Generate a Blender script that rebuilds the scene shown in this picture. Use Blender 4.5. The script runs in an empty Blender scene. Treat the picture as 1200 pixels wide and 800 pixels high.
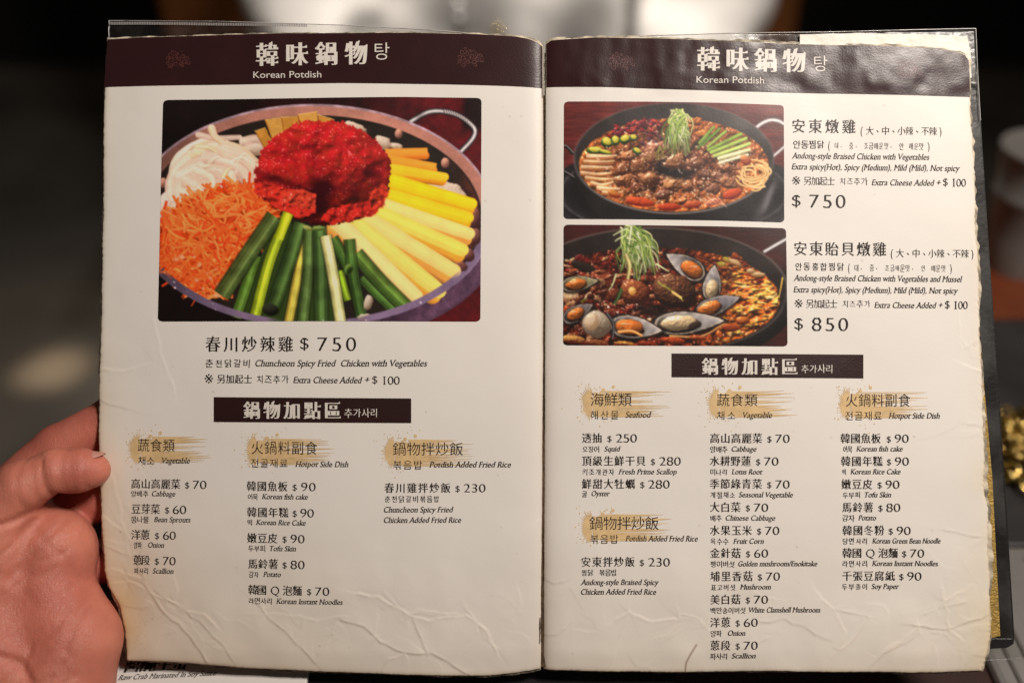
import bpy, bmesh, math, random
import numpy as np
from mathutils import Matrix, Vector
from mathutils.geometry import delaunay_2d_cdt


scene = bpy.context.scene
COL = scene.collection

# ---------------------------------------------------------------- camera
PITCH = math.radians(35)                 # the camera looks down at a menu held over a table
DIST = 0.475                             # camera to menu
CAM = Vector((0, -DIST * math.cos(PITCH), 0.93 + DIST * math.sin(PITCH)))
cam_d = bpy.data.cameras.new('camera'); cam = bpy.data.objects.new('camera', cam_d); COL.objects.link(cam)
cam.location = CAM; cam.rotation_euler = (math.pi / 2 - PITCH, 0, 0)
cam_d.lens = 35; cam_d.sensor_width = 36; cam_d.clip_start = .01; cam_d.clip_end = 60
cam_d.dof.use_dof = True; cam_d.dof.focus_distance = DIST; cam_d.dof.aperture_fstop = 2.7
scene.camera = cam
M = Matrix.Translation((0, 0, 0.93)) @ Matrix.Rotation(math.pi / 2 - PITCH, 4, 'X')   # frame of the held menu: x right, y up the page, z off the page

# ---------------------------------------------------------------- light of the room and added spots
world = bpy.data.worlds.new('World'); scene.world = world; world.use_nodes = True
bg = world.node_tree.nodes['Background']; bg.inputs[0].default_value = (1.0, .80, .62, 1); bg.inputs[1].default_value = .035

def lamp(name, kind, loc, aim, energy, color, size=.3, spot=None, blend=.5):
    d = bpy.data.lights.new(name, kind); o = bpy.data.objects.new(name, d); COL.objects.link(o)
    d.energy = energy; d.color = color
    if kind == 'AREA': d.shape = 'DISK'; d.size = size
    else: d.shadow_soft_size = size
    if spot: d.spot_size = math.radians(spot); d.spot_blend = blend
    o.location = loc
    o.rotation_euler = (Vector(aim) - Vector(loc)).to_track_quat('-Z', 'Y').to_euler()
    return o
KEY = M @ Vector((.54, .58, .80))
lamp('pendant_lamp', 'SPOT', KEY, M @ Vector((.16, .06, 0)), 60, (1.0, .905, .825), .13, 126, 1.0)
lamp('person_fill_spot', 'SPOT', (.0, .75, 2.5), (.0, 1.05, .7), 150, (1.0, .92, .84), .12, 42, .8)  # added spot with no visible source, brightens the seated person
lamp('floor_patch_spot', 'SPOT', (-.93, 1.25, 2.5), (-.93, 1.23, 0), 330, (1.0, .74, .48), .03, 4.2, 1.0)  # added narrow spot that makes the warm patch on the floor
lamp('floor_fill_spot', 'SPOT', (-1.0, 1.0, 2.5), (-.95, 1.15, 0), 32, (1.0, .82, .62), .1, 30, 1.0)  # added broad spot that lifts the dark floor on the left

vs = scene.view_settings
vs.view_transform = 'Standard'; vs.look = 'None'; vs.gamma = 1; vs.exposure = 0; vs.use_curve_mapping = False
scene.render.engine = 'CYCLES'
cy = scene.cycles
cy.use_denoising = True; cy.denoiser = 'OPENIMAGEDENOISE'; cy.denoising_input_passes = 'RGB_ALBEDO_NORMAL'
cy.max_bounces = 8; cy.transparent_max_bounces = 16; cy.sample_clamp_indirect = 4; cy.caustics_reflective = False; cy.caustics_refractive = False

# ---------------------------------------------------------------- helpers
def lin(c):
    c = np.asarray(c, float)
    return np.where(c <= .04045, c / 12.92, ((c + .055) / 1.055) ** 2.4)
def L8(r, g, b): return tuple(float(v) for v in lin(np.array([r, g, b]) / 255.)) + (1.0,)

def mat(name, color=(.5, .5, .5), rough=.5, metal=0., spec=.5, bump=None, attr=None, coat=0., sss=0., var=None, trans=None):
    """principled material; var=(scale, amount) mottles the colour, bump=(scale, strength) roughens the surface"""
    m = bpy.data.materials.new(name); m.use_nodes = True
    nt = m.node_tree; b = nt.nodes['Principled BSDF']; N = nt.nodes.new; K = nt.links.new
    col = tuple(color[:3]) + (1.0,)
    b.inputs['Base Color'].default_value = col
    b.inputs['Roughness'].default_value = rough; b.inputs['Metallic'].default_value = metal
    b.inputs['Specular IOR Level'].default_value = spec
    if coat: b.inputs['Coat Weight'].default_value = coat; b.inputs['Coat Roughness'].default_value = .25
    tc = N('ShaderNodeTexCoord'); src = None
    if attr:
        a = N('ShaderNodeAttribute'); a.attribute_name = attr; src = a.outputs['Color']
    if var:
        nz = N('ShaderNodeTexNoise'); nz.inputs['Scale'].default_value = var[0]; nz.inputs['Detail'].default_value = 6
        K(tc.outputs['Object'], nz.inputs['Vector'])
        mr = N('ShaderNodeMapRange'); mr.inputs[1].default_value = .3; mr.inputs[2].default_value = .7
        mr.inputs[3].default_value = 1 - var[1]; mr.inputs[4].default_value = 1 + var[1]
        K(nz.outputs['Fac'], mr.inputs[0])
        mx = N('ShaderNodeMix'); mx.data_type = 'RGBA'; mx.blend_type = 'MULTIPLY'; mx.inputs[0].default_value = 1
        if src: K(src, mx.inputs[6])
        else: mx.inputs[6].default_value = col
        K(mr.outputs[0], mx.inputs[7]); src = mx.outputs[2]
    if src: K(src, b.inputs['Base Color'])
    if bump:
        nz = N('ShaderNodeTexNoise'); nz.inputs['Scale'].default_value = bump[0]; nz.inputs['Detail'].default_value = 5
        K(tc.outputs['Object'], nz.inputs['Vector'])
        bp = N('ShaderNodeBump'); bp.inputs['Strength'].default_value = bump[1]; bp.inputs['Distance'].default_value = bump[2] if len(bump) > 2 else .001
        K(nz.outputs['Fac'], bp.inputs['Height']); K(bp.outputs[0], b.inputs['Normal'])
    if sss:
        b.inputs['Subsurface Weight'].default_value = sss; b.inputs['Subsurface Radius'].default_value = (1, .35, .2); b.inputs['Subsurface Scale'].default_value = .006
    return m

def mesh_np(name, V, F):
    """mesh from numpy vertices and triangles or quads"""
    V = np.asarray(V, np.float32); F = np.asarray(F, np.int32)
    me = bpy.data.meshes.new(name)
    me.vertices.add(len(V)); me.vertices.foreach_set('co', V.ravel())
    k = F.shape[1]
    me.loops.add(F.size); me.loops.foreach_set('vertex_index', F.ravel())
    me.polygons.add(len(F)); me.polygons.foreach_set('loop_start', np.arange(0, F.size, k, dtype=np.int32))
    me.polygons.foreach_set('loop_total', np.full(len(F), k, np.int32))
    me.update(calc_edges=True); me.validate()
    return me
def vcol(me, C, name='ink'):
    a = me.color_attributes.new(name, 'FLOAT_COLOR', 'POINT')
    C = np.asarray(C, np.float32)
    if C.shape[1] == 3: C = np.hstack([C, np.ones((len(C), 1), np.float32)])
    a.data.foreach_set('color', np.ascontiguousarray(C).ravel())
def link(name, me, m=None, parent=None, smooth=False):
    o = bpy.data.objects.new(name, me); COL.objects.link(o)
    if m: me.materials.append(m)
    if smooth: me.polygons.foreach_set('use_smooth', np.ones(len(me.polygons), bool))
    if parent: o.parent = parent
    return o
def tag(o, label=None, cat=None, group=None, kind=None):
    if label: o['label'] = label
    if cat: o['category'] = cat
    if group: o['group'] = group
    if kind: o['kind'] = kind
    return o
def empty(name, mw, label, cat, group=None):
    o = bpy.data.objects.new(name, None); COL.objects.link(o); o.matrix_world = mw; o.empty_display_size = .02
    return tag(o, label, cat, group)
def grid_faces(nu, nv):
    i = np.arange(nv - 1)[:, None] * nu + np.arange(nu - 1)[None]
    i = i.ravel()
    return np.stack([i, i + nu, i + nu + 1, i + 1], 1)
def bmobj(name, fn, m, parent=None, smooth=False, bevel=0, seg=2):
    bm = bmesh.new(); fn(bm)
    if bevel: bmesh.ops.bevel(bm, geom=bm.edges[:], offset=bevel, segments=seg, affect='EDGES', profile=.5)
    me = bpy.data.meshes.new(name); bm.normal_update(); bm.to_mesh(me); bm.free()
    return link(name, me, m, parent, smooth)
def box(bm, x0, x1, y0, y1, z0, z1):
    v = [bm.verts.new(p) for p in ((x0, y0, z0), (x1, y0, z0), (x1, y1, z0), (x0, y1, z0), (x0, y0, z1), (x1, y0, z1), (x1, y1, z1), (x0, y1, z1))]
    for f in ((3, 2, 1, 0), (4, 5, 6, 7), (0, 1, 5, 4), (1, 2, 6, 5), (2, 3, 7, 6), (3, 0, 4, 7)): bm.faces.new([v[i] for i in f])
def lathe(bm, prof, n=40, c=(0, 0, 0)):
    rings = [[bm.verts.new((c[0] + r * math.cos(2 * math.pi * k / n), c[1] + r * math.sin(2 * math.pi * k / n), c[2] + z)) for k in range(n)] for r, z in prof]
    for a, b in zip(rings, rings[1:]):
        for k in range(n): bm.faces.new((a[k], a[(k + 1) % n], b[(k + 1) % n], b[k]))
    if prof[0][0] > 1e-6: bm.faces.new(rings[0][::-1])
def prism(bm, pts, z0, z1):
    a = [bm.verts.new((x, y, z0)) for x, y in pts]; b = [bm.verts.new((x, y, z1)) for x, y in pts]
    n = len(pts)
    bm.faces.new(a[::-1]); bm.faces.new(b)
    for i in range(n): bm.faces.new((a[i], a[(i + 1) % n], b[(i + 1) % n], b[i]))
# ---------------------------------------------------------------- printed food pictures
# each printed picture is drawn in numpy and becomes the ink colours (a colour attribute) of a dense print mesh
def vnoise(shape, cell, seed, octaves=1, aspect=1.0):
    """smooth value noise in 0..1; cell in samples"""
    rs = np.random.RandomState(seed)
    out = np.zeros(shape); amp = 1.0; tot = 0.0
    cy, cx = float(cell), float(cell) * aspect
    for o in range(octaves):
        gh = int(shape[0] / cy) + 4; gw = int(shape[1] / cx) + 4
        g = rs.rand(gh, gw)
        y = np.arange(shape[0]) / cy; x = np.arange(shape[1]) / cx
        yi = y.astype(int); xi = x.astype(int)
        fy = y - yi; fx = x - xi
        fy = fy * fy * fy * (fy * (fy * 6 - 15) + 10); fx = fx * fx * fx * (fx * (fx * 6 - 15) + 10)
        a = g[np.ix_(yi, xi)]; b = g[np.ix_(yi, xi + 1)]
        c = g[np.ix_(yi + 1, xi)]; d = g[np.ix_(yi + 1, xi + 1)]
        FY = fy[:, None]; FX = fx[None, :]
        out += amp * ((a * (1 - FX) + b * FX) * (1 - FY) + (c * (1 - FX) + d * FX) * FY)
        tot += amp; amp *= 0.5
        cy = max(cy / 2, 1.01); cx = max(cx / 2, 1.01)
    return out / tot

def sstep(a, b, x):
    t = np.clip((x - a) / (b - a), 0, 1)
    return t * t * (3 - 2 * t)

class Canvas:
    def __init__(s, x0, y0, x1, y1, ss=2):
        s.x0, s.y0, s.x1, s.y1, s.ss = x0, y0, x1, y1, ss
        s.w, s.h = int((x1 - x0) * ss), int((y1 - y0) * ss)
        s.a = np.zeros((s.h, s.w, 3))
        s.X, s.Y = np.meshgrid(x0 + (np.arange(s.w) + .5) / ss, y0 + (np.arange(s.h) + .5) / ss)
        s.fine = vnoise((s.h, s.w), 3, 5, 2)
        s.med = vnoise((s.h, s.w), 14, 6, 3); s.big = vnoise((s.h, s.w), 26, 7, 2)
        s.rs = np.random.RandomState(11)
    def win(s, xa, ya, xb, yb):
        i0 = max(0, int((ya - s.y0) * s.ss)); i1 = min(s.h, int((yb - s.y0) * s.ss) + 2)
        j0 = max(0, int((xa - s.x0) * s.ss)); j1 = min(s.w, int((xb - s.x0) * s.ss) + 2)
        if i1 <= i0 or j1 <= j0: return None
        return slice(i0, i1), slice(j0, j1)
    def put(s, sl, m, col):
        m = m[..., None]
        s.a[sl] = s.a[sl] * (1 - m) + np.asarray(col) * m
    def fill(s, col, mask=None):
        sl = (slice(0, s.h), slice(0, s.w))
        s.put(sl, np.ones((s.h, s.w)) if mask is None else mask, np.asarray(col) if np.ndim(col) == 3 else np.array(col) / 255.)
    def ell(s, cx, cy, a, b, ang=0.0, soft=.6):
        """ellipse mask over the whole canvas"""
        c, n = math.cos(ang), math.sin(ang)
        u = ((s.X - cx) * c + (s.Y - cy) * n) / a; v = (-(s.X - cx) * n + (s.Y - cy) * c) / b
        r = np.sqrt(u * u + v * v) + 1e-9
        d = (1 - r) * min(a, b)
        return sstep(-soft, soft, d)
    def poly(s, pts, wob=0.0, seed=1, soft=.6):
        """polygon mask (even-odd) over the whole canvas with a wobbly edge"""
        out = np.zeros((s.h, s.w)); pad = 2 * wob + 3
        sl = s.win(min(p[0] for p in pts) - pad, min(p[1] for p in pts) - pad, max(p[0] for p in pts) + pad, max(p[1] for p in pts) + pad)
        if sl is None: return out
        X, Y = s.X[sl], s.Y[sl]
        if wob:
            X = X + (vnoise(X.shape, 8, seed, 3) - .5) * wob * 2; Y = Y + (vnoise(X.shape, 8, seed + 1, 3) - .5) * wob * 2
        ins = np.zeros(X.shape, bool); dm = np.full(X.shape, 1e9)
        n = len(pts)
        for i in range(n):
            xa, ya = pts[i]; xb, yb = pts[(i + 1) % n]
            cond = (ya > Y) != (yb > Y)
            if ya != yb:
                ins ^= cond & (X < (xb - xa) * (Y - ya) / (yb - ya) + xa)
            L2 = (xb - xa) ** 2 + (yb - ya) ** 2 + 1e-9
            t = np.clip(((X - xa) * (xb - xa) + (Y - ya) * (yb - ya)) / L2, 0, 1)
            dm = np.minimum(dm, np.hypot(X - xa - t * (xb - xa), Y - ya - t * (yb - ya)))
        out[sl] = sstep(-soft, soft, np.where(ins, dm, -dm))
        return out
    def tube(s, pts, w0, w1, mid, hi=None, lo=None, off=-.25, flat=False, fib=.12, alpha=1.0, rim=0.0, bend=True):
        """a strand along a polyline, shaded round across its width"""
        mid = np.array(mid) / 255.
        hi = mid * 1.25 + .04 if hi is None else np.array(hi) / 255.
        lo = mid * .5 if lo is None else np.array(lo) / 255.
        P = np.array(pts, float)
        if len(P) > 2 and bend:                                     # Catmull-Rom
            Q = []
            E = np.vstack([2 * P[0] - P[1], P, 2 * P[-1] - P[-2]])
            for i in range(1, len(E) - 2):
                for t in np.linspace(0, 1, 7)[:-1]:
                    Q.append(.5 * ((2 * E[i]) + (-E[i - 1] + E[i + 1]) * t + (2 * E[i - 1] - 5 * E[i] + 4 * E[i + 1] - E[i + 2]) * t * t
                                   + (-E[i - 1] + 3 * E[i] - 3 * E[i + 1] + E[i + 2]) * t ** 3))
            Q.append(P[-1]); P = np.array(Q)
        W = max(w0, w1) / 2 + 1.5
        sl = s.win(P[:, 0].min() - W, P[:, 1].min() - W, P[:, 0].max() + W, P[:, 1].max() + W)
        if sl is None: return
        X, Y = s.X[sl], s.Y[sl]
        best = np.full(X.shape, 1e9); sd = np.zeros(X.shape); tt = np.zeros(X.shape); ov = np.zeros(X.shape)
        seg = np.hypot(*(P[1:] - P[:-1]).T); tot = seg.sum() + 1e-9; acc = 0
        for i in range(len(P) - 1):
            d = (P[i + 1] - P[i]) / (seg[i] + 1e-9)
            u = (X - P[i, 0]) * d[0] + (Y - P[i, 1]) * d[1]
            v = -(X - P[i, 0]) * d[1] + (Y - P[i, 1]) * d[0]
            uc = np.clip(u, 0, seg[i])
            dist = np.hypot(u - uc, v)
            k = dist < best
            best = np.where(k, dist, best); sd = np.where(k, v, sd); tt = np.where(k, (acc + uc) / tot, tt)
            o = np.maximum(-u if i == 0 else 0, u - seg[i] if i == len(P) - 2 else 0)
            ov = np.where(k, o, ov)
            acc += seg[i]
        hw = (w0 + (w1 - w0) * tt) / 2
        if flat:
            m = sstep(-.5, .5, hw - np.abs(sd)) * sstep(-.5, .5, .3 - ov)
        else:
            m = sstep(-.5, .5, hw - best)
        q = np.clip(sd / (hw + 1e-6), -1, 1)
        ph = s.rs.rand() * 50
        lut = s.rs.rand(26); qq = (q + 1) * 12; q0 = qq.astype(int); st_ = lut[q0] * (1 - qq + q0) + lut[np.minimum(q0 + 1, 25)] * (qq - q0) - .5
        g = st_ * fib * 1.5 * np.clip(hw / 4, .3, 1) + (s.fine[sl] - .5) * fib * .35 + (s.big[sl] - .5) * fib * 1.6
        hl = np.exp(-((q - off) / .45) ** 2); dk = np.clip(np.abs(q - off * .5), 0, 1.4) ** 2.2
        col = mid + (hi - mid) * hl[..., None]
        col = col + (lo - col) * np.clip(dk * .75, 0, 1)[..., None]
        col = col * (1 + g[..., None])
        if rim: col = col * (1 - rim * sstep(.7, 1, np.abs(q)))[..., None]
        s.put(sl, m * alpha, col)
    def lump(s, mask, height, col, lo, light=(-.45, -.75, .6), spec=0., specth=.7, seed=3, speccol=(255, 235, 225), gain=1.0):
        """shade a height field (px) like a small relief"""
        gy, gx = np.gradient(height, 1.0 / s.ss)
        nz = 1 / np.sqrt(1 + gx * gx + gy * gy)
        l = np.array(light) / np.linalg.norm(light)
        d = np.clip((-gx * l[0] - gy * l[1] + l[2]) * nz, 0, 1.3) * gain
        c = np.array(lo) / 255. + (np.array(col) - np.array(lo))[None, None] / 255. * d[..., None] if np.ndim(col) == 1 else col * (.25 + .85 * d[..., None])
        if spec:
            hfn = vnoise((s.h, s.w), 4.2, seed, 2)
            sp = sstep(specth, specth + .1, hfn) * sstep(.45, .9, d)
            c = c + sp[..., None] * spec * np.array(speccol) / 255.
        s.put((slice(0, s.h), slice(0, s.w)), mask, np.clip(c, 0, 1))
    def blob(s, cx, cy, a, b, ang, col, lo, bump=1.2, seed=1, spec=0.0, wob=.25, light=(-.4, -.8, .6)):
        """a small rounded morsel"""
        R = max(a, b) * 1.5 + 2
        sl = s.win(cx - R, cy - R, cx + R, cy + R)
        if sl is None: return
        X, Y = s.X[sl], s.Y[sl]
        n1 = vnoise(X.shape, max(4, min(a, b) * .9 * s.ss), seed, 3); n2 = vnoise(X.shape, 4, seed + 7, 2)
        c, n = math.cos(ang), math.sin(ang)
        u = ((X - cx) * c + (Y - cy) * n) / a; v = (-(X - cx) * n + (Y - cy) * c) / b
        r = np.sqrt(u * u + v * v) * (1 + (n1 - .5) * wob * 2)
        m = sstep(1.0 + .6 / min(a, b), 1.0 - .6 / min(a, b), r) if min(a, b) > .6 else sstep(1.4, .4, r)
        hgt = np.sqrt(np.clip(1 - r * r, 0, 1)) * min(a, b) * .9 + (n1 - .5) * bump * 2 + (n2 - .5) * bump * .5
        gy, gx = np.gradient(hgt, 1.0 / s.ss)
        gx = np.clip(gx, -2.5, 2.5); gy = np.clip(gy, -2.5, 2.5)
        nz = 1 / np.sqrt(1 + gx * gx + gy * gy); l = np.array(light) / np.linalg.norm(light)
        d = np.clip((-gx * l[0] - gy * l[1] + l[2]) * nz, 0, 1.2)
        C = np.array(lo) / 255. + (np.array(col, float) - np.array(lo)) / 255. * d[..., None]
        if spec:
            C = C + (sstep(.88, .99, d) * sstep(.35, .7, n2))[..., None] * spec
        s.put(sl, m, np.clip(C, 0, 1))
    def dots(s, n, area, rmin, rmax, col, seed, mask=None, alpha=1.0):
        rs = np.random.RandomState(seed)
        for i in range(n):
            x = area[0] + rs.rand() * (area[2] - area[0]); y = area[1] + rs.rand() * (area[3] - area[1])
            if mask is not None:
                ii = int((y - s.y0) * s.ss); jj = int((x - s.x0) * s.ss)
                if not (0 <= ii < s.h and 0 <= jj < s.w) or mask[ii, jj] < .5: continue
            r = rmin + (rmax - rmin) * rs.rand() ** 2
            sl = s.win(x - r * 2 - 1, y - r * 2 - 1, x + r * 2 + 1, y + r * 2 + 1)
            if sl is None: continue
            k = .6 + .8 * rs.rand()
            m = sstep(r + .4, max(r - .4, 0), np.hypot((s.X[sl] - x) * k, s.Y[sl] - y)) * alpha * (.5 + .5 * rs.rand())
            s.put(sl, m, np.array(col) / 255.)
    def grade(s, k, sat=1.0, blur=0):
        a = s.a
        if blur:
            for _ in range(blur):
                p = np.pad(a, ((1, 1), (1, 1), (0, 0)), 'edge')
                a = (p[:-2, 1:-1] + p[2:, 1:-1] + p[1:-1, :-2] + p[1:-1, 2:] + 2 * p[1:-1, 1:-1]) / 6
        g = a.mean(2, keepdims=True)
        s.a = np.clip((g + (a - g) * sat) * k, 0, 1)
    def small(s):
        """box-filtered to one sample per layout unit"""
        h, w, q = s.h // s.ss, s.w // s.ss, s.ss
        return s.a[:h * q, :w * q].reshape(h, q, w, q, 3).mean((1, 3))

def paint_chicken_platter():
    c = Canvas(180, 110, 570, 382); R = c.rs
    X, Y, S = c.X, c.Y, (c.h, c.w)
    # table cloth, dark to the left, maroon to the right
    n = vnoise(S, 40, 2, 3); n2 = vnoise(S, 16, 3, 2)
    base = np.stack([np.full(S, .065), np.full(S, .035), np.full(S, .035)], -1)
    mar = (.30 + .70 * sstep(400, 530, X + (n - .5) * 60)) * sstep(250, 360, X) * (.75 + .4 * (n2 - .3))
    mar = mar * (1 - .85 * sstep(540, 548, X + (Y - 110) * .05) * sstep(160, 146, Y))
    base += mar[..., None] * np.array([.30, .035, .06]) + (sstep(160, 130, Y) * sstep(300, 190, X) * .02)[..., None]
    base += ((n2 - .5) * .03)[..., None] * np.array([1, .4, .4])
    c.fill(base)
    # chrome handle behind the pan
    for w, col in ((7, (40, 34, 36)), (4.6, (150, 138, 142)), (1.6, (235, 228, 228))):
        c.tube([(476, 147), (488, 139), (503, 131.5), (520, 131), (538, 136), (552, 146), (557, 154), (553, 164), (540, 178)], w, w, col, col, tuple(int(v * .5) for v in col), fib=.35)
    for i in range(26):
        t = i / 26.; x = 520 + 36 * t; y = 130.5 + 22 * t * t
        c.tube([(x, y - 1.5), (x + 1.6, y + 2.2)], .9, .9, (225, 215, 212) if i % 2 else (70, 60, 60), fib=0)
    # outer wall of the pan
    c.fill(np.stack([.20 + .16 * n2 + .1 * c.fine, .13 + .11 * n2 + .08 * c.fine, .19 + .14 * n2 + .1 * c.fine], -1) * (.35 + .65 * sstep(380, 520, X))[..., None],
           c.ell(372, 262, 222, 142) * sstep(240, 262, Y) * sstep(400, 430, X))
    # rim: copper at the back, violet grey in front
    ang = np.arctan2(Y - 253, X - 366)
    back = sstep(285, 225, Y)
    rimc = np.array([.70, .47, .41]) * back[..., None] + np.array([.47, .39, .50]) * (1 - back)[..., None]
    rimc = rimc * (.82 + .3 * n[..., None] + .12 * (c.fine[..., None] - .5)) * (.62 + .38 * sstep(180, 300, X))[..., None]
    c.fill(rimc, c.ell(366, 253, 213, 130.5))
    edge = c.ell(366, 253, 213, 130.5) - c.ell(366, 254.2, 211.4, 129.2)
    c.fill(np.array([.72, .64, .73]) * np.ones(S + (3,)) * (.6 + .6 * n2[..., None]), np.clip(edge, 0, 1) * .8)
    c.dots(60, (190, 300, 470, 380), .5, 1.3, (215, 200, 205), 8, c.ell(366, 253, 213, 130.5) * (1 - c.ell(366, 254, 200, 119)))
    inner = c.ell(366, 256, 199, 120)
    c.fill(np.array([.13, .10, .085]) * np.ones(S + (3,)) * (.75 + .5 * c.med[..., None]), c.ell(366 + 0, 256, 199, 120.5))
    # faint warm reflections on the right inner wall
    c.fill(np.array([.38, .17, .13]) * np.ones(S + (3,)) * (.5 + n[..., None]), c.ell(366, 256, 197, 118) * sstep(515, 560, X + (n - .5) * 30) * .75)
    for (x, y, r) in ((467.5, 157, 4.6), (522, 191, 5), (190, 214, 5)):
        c.blob(x, y, r, r * 1.2, .2, (225, 165, 140), (110, 70, 60), .3, 4, wob=.05)
    # pale pieces under everything
    for (x, y, a, b, g) in ((415, 150, 14, 6, .3), (449, 168, 11, 7, .4), (465, 172, 7, 4, .2), (525, 226, 26, 12, .45), (300, 175, 18, 8, 0), (330, 170, 20, 9, 0)):
        c.blob(x, y, a, b, g, (228, 210, 190), (150, 120, 100), .8, int(x))
    for (x, y, a, b, g) in ((556, 255, 7, 11, .2), (556, 278, 9, 10, 0), (548, 299, 9, 8, .4), (540, 312, 8, 6, .5), (520, 330, 12, 7, .5)):
        c.blob(x, y, a, b, g, (150, 95, 85), (60, 30, 30), .6, int(y), wob=.15)
    # onion / noodle pile
    c.blob(246, 206, 52, 44, -.2, (252, 228, 208), (178, 138, 118), 2.0, 21, wob=.10)
    c.blob(216, 252, 38, 36, .2, (246, 216, 204), (160, 116, 106), 2.0, 25, wob=.12)
    ons = [([(206, 240), (201, 218), (209, 196), (232, 178), (262, 168)], 9), ([(212, 236), (208, 216), (217, 200), (238, 187), (270, 178)], 9),
           ([(190, 262), (203, 243), (222, 232), (245, 230)], 9), ([(188, 272), (200, 256), (218, 248)], 8), ([(215, 204), (240, 196), (262, 205), (268, 222), (258, 236)], 11),
           ([(222, 214), (240, 222), (258, 218), (270, 206)], 10), ([(218, 228), (238, 236), (262, 238), (280, 226)], 9), ([(226, 178), (250, 172), (278, 176), (298, 190)], 8),
           ([(244, 184), (268, 188), (286, 204), (288, 226)], 10), ([(262, 176), (284, 184), (300, 200), (302, 222)], 9), ([(233, 158), (252, 162), (280, 162)], 4),
           ([(248, 150), (251, 158), (258, 166)], 5), ([(285, 166), (300, 164), (318, 172)], 6), ([(230, 200), (246, 206), (250, 216)], 6), ([(272, 214), (280, 232), (276, 246)], 8)]
    for k, (p, w) in enumerate(ons):
        mid = [(226, 196, 178), (232, 205, 180), (220, 188, 172), (236, 210, 160)][k % 4]
        c.tube([(x + R.uniform(-1, 1), y + R.uniform(-1, 1)) for x, y in p], w * 1.9, w * 1.5, mid, (240, 214, 194), (206, 168, 148), fib=.10, alpha=.9)
    for k in range(16):
        x, y = R.uniform(206, 296), R.uniform(166, 236); a = R.uniform(-.9, .5); L = R.uniform(8, 24)
        if ((x - 250) / 50) ** 2 + ((y - 203) / 40) ** 2 > 1: continue
        c.tube([(x, y), (x + L * .5 * math.cos(a), y + L * .5 * math.sin(a) - 2), (x + L * math.cos(a), y + L * math.sin(a))], R.uniform(4, 9), 3.5,
               [(238, 214, 190), (240, 208, 156), (230, 198, 178), (216, 176, 148)][k % 4], fib=.06, alpha=.42)
    c.dots(30, (215, 165, 300, 240), .6, 1.6, (250, 235, 215), 3)
    # yellow slices at the back
    for (pts, sh) in (([(299, 154), (311, 150), (322, 170), (312, 178)], 0), ([(311, 141), (330, 138), (334, 158), (322, 172)], 1), ([(330, 138), (350, 136.5), (352, 152), (334, 160)], 0),
                      ([(350, 135), (372, 131.5), (374, 150), (353, 154)], 1), ([(373, 135), (392, 141), (396, 150), (374, 150)], 0)):
        col = np.array([.86, .63, .30]) if sh else np.array([.80, .55, .22])
        m = c.poly(pts, .8, 31 + sh)
        c.fill(col * np.ones(S + (3,)) * (.9 + .25 * (c.med[..., None] - .5)), m)
        c.tube([pts[0], pts[3]], 1.2, 1.2, (150, 85, 30), fib=0, alpha=.8)
        c.tube([pts[0], pts[1]], 1.2, 1.0, (245, 200, 120), fib=0, alpha=.7)
    # carrot shreds
    zone = [(184, 262), (205, 240), (232, 226), (262, 218), (292, 214), (318, 232), (328, 250), (312, 275), (286, 310), (266, 344), (240, 350), (215, 338), (196, 322), (184, 306)]
    cm = c.poly(zone, 5, 40)
    c.fill(np.array([.76, .25, .07]) * np.ones(S + (3,)) * (.65 + .6 * c.med[..., None]), cm)
    for k in range(620):
        x, y = R.uniform(184, 326), R.uniform(214, 350)
        ii, jj = int((y - c.y0) * 2), int((x - c.x0) * 2)
        if cm[ii, jj] < .5: continue
        a = R.choice([1.05, .75, 1.4, -.12, -.45, 2.1, .3]) + R.normal() * .22
        L = R.uniform(12, 34) * (.8 if k > 400 else 1); b = R.normal() * 3
        p = [(x - L / 2 * math.cos(a), y - L / 2 * math.sin(a)), (x - b * math.sin(a), y + b * math.cos(a)), (x + L / 2 * math.cos(a), y + L / 2 * math.sin(a))]
        mid = [(236, 104, 44), (226, 84, 32), (242, 126, 58), (214, 66, 26), (246, 138, 70), (236, 98, 40)][R.randint(6)]
        c.tube(p, R.uniform(2.2, 4.4), R.uniform(1.2, 3), mid, tuple(min(255, int(v * 1.06 + 6)) for v in mid), tuple(int(v * .80) for v in mid), fib=.12)
    for k in range(40):
        x = R.uniform(186, 262); y = 262 + (x - 186) * 1.0 + R.uniform(20, 45)
        if y > 348: continue
        c.tube([(x, y), (x - R.uniform(2, 9), y + R.uniform(5, 13))], 2.2, 1, (214, 80, 30), fib=.1)
    c.dots(22, (200, 300, 300, 350), 1.2, 3.2, (232, 190, 160), 15, cm, .6)
    # stick fan
    sticks = [(452, 181, 501, 179, 13, (226, 148, 52), 1), (455, 188, 511, 197, 13, (232, 152, 48), 1), (452, 198, 521, 209, 15, (244, 190, 40), 0),
              (452, 212, 552, 241, 21, (248, 200, 26), 0), (448, 229, 548, 257, 21, (250, 198, 34), 0), (440, 240, 549, 276, 22, (243, 204, 118), 0),
              (428, 245, 541, 295, 23, (248, 208, 90), 0), (414, 250, 531, 320, 25, (244, 206, 120), 0), (402, 254, 513, 343, 26, (250, 206, 100), 0), (390, 258, 486, 349, 25, (244, 208, 134), 0)]
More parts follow.
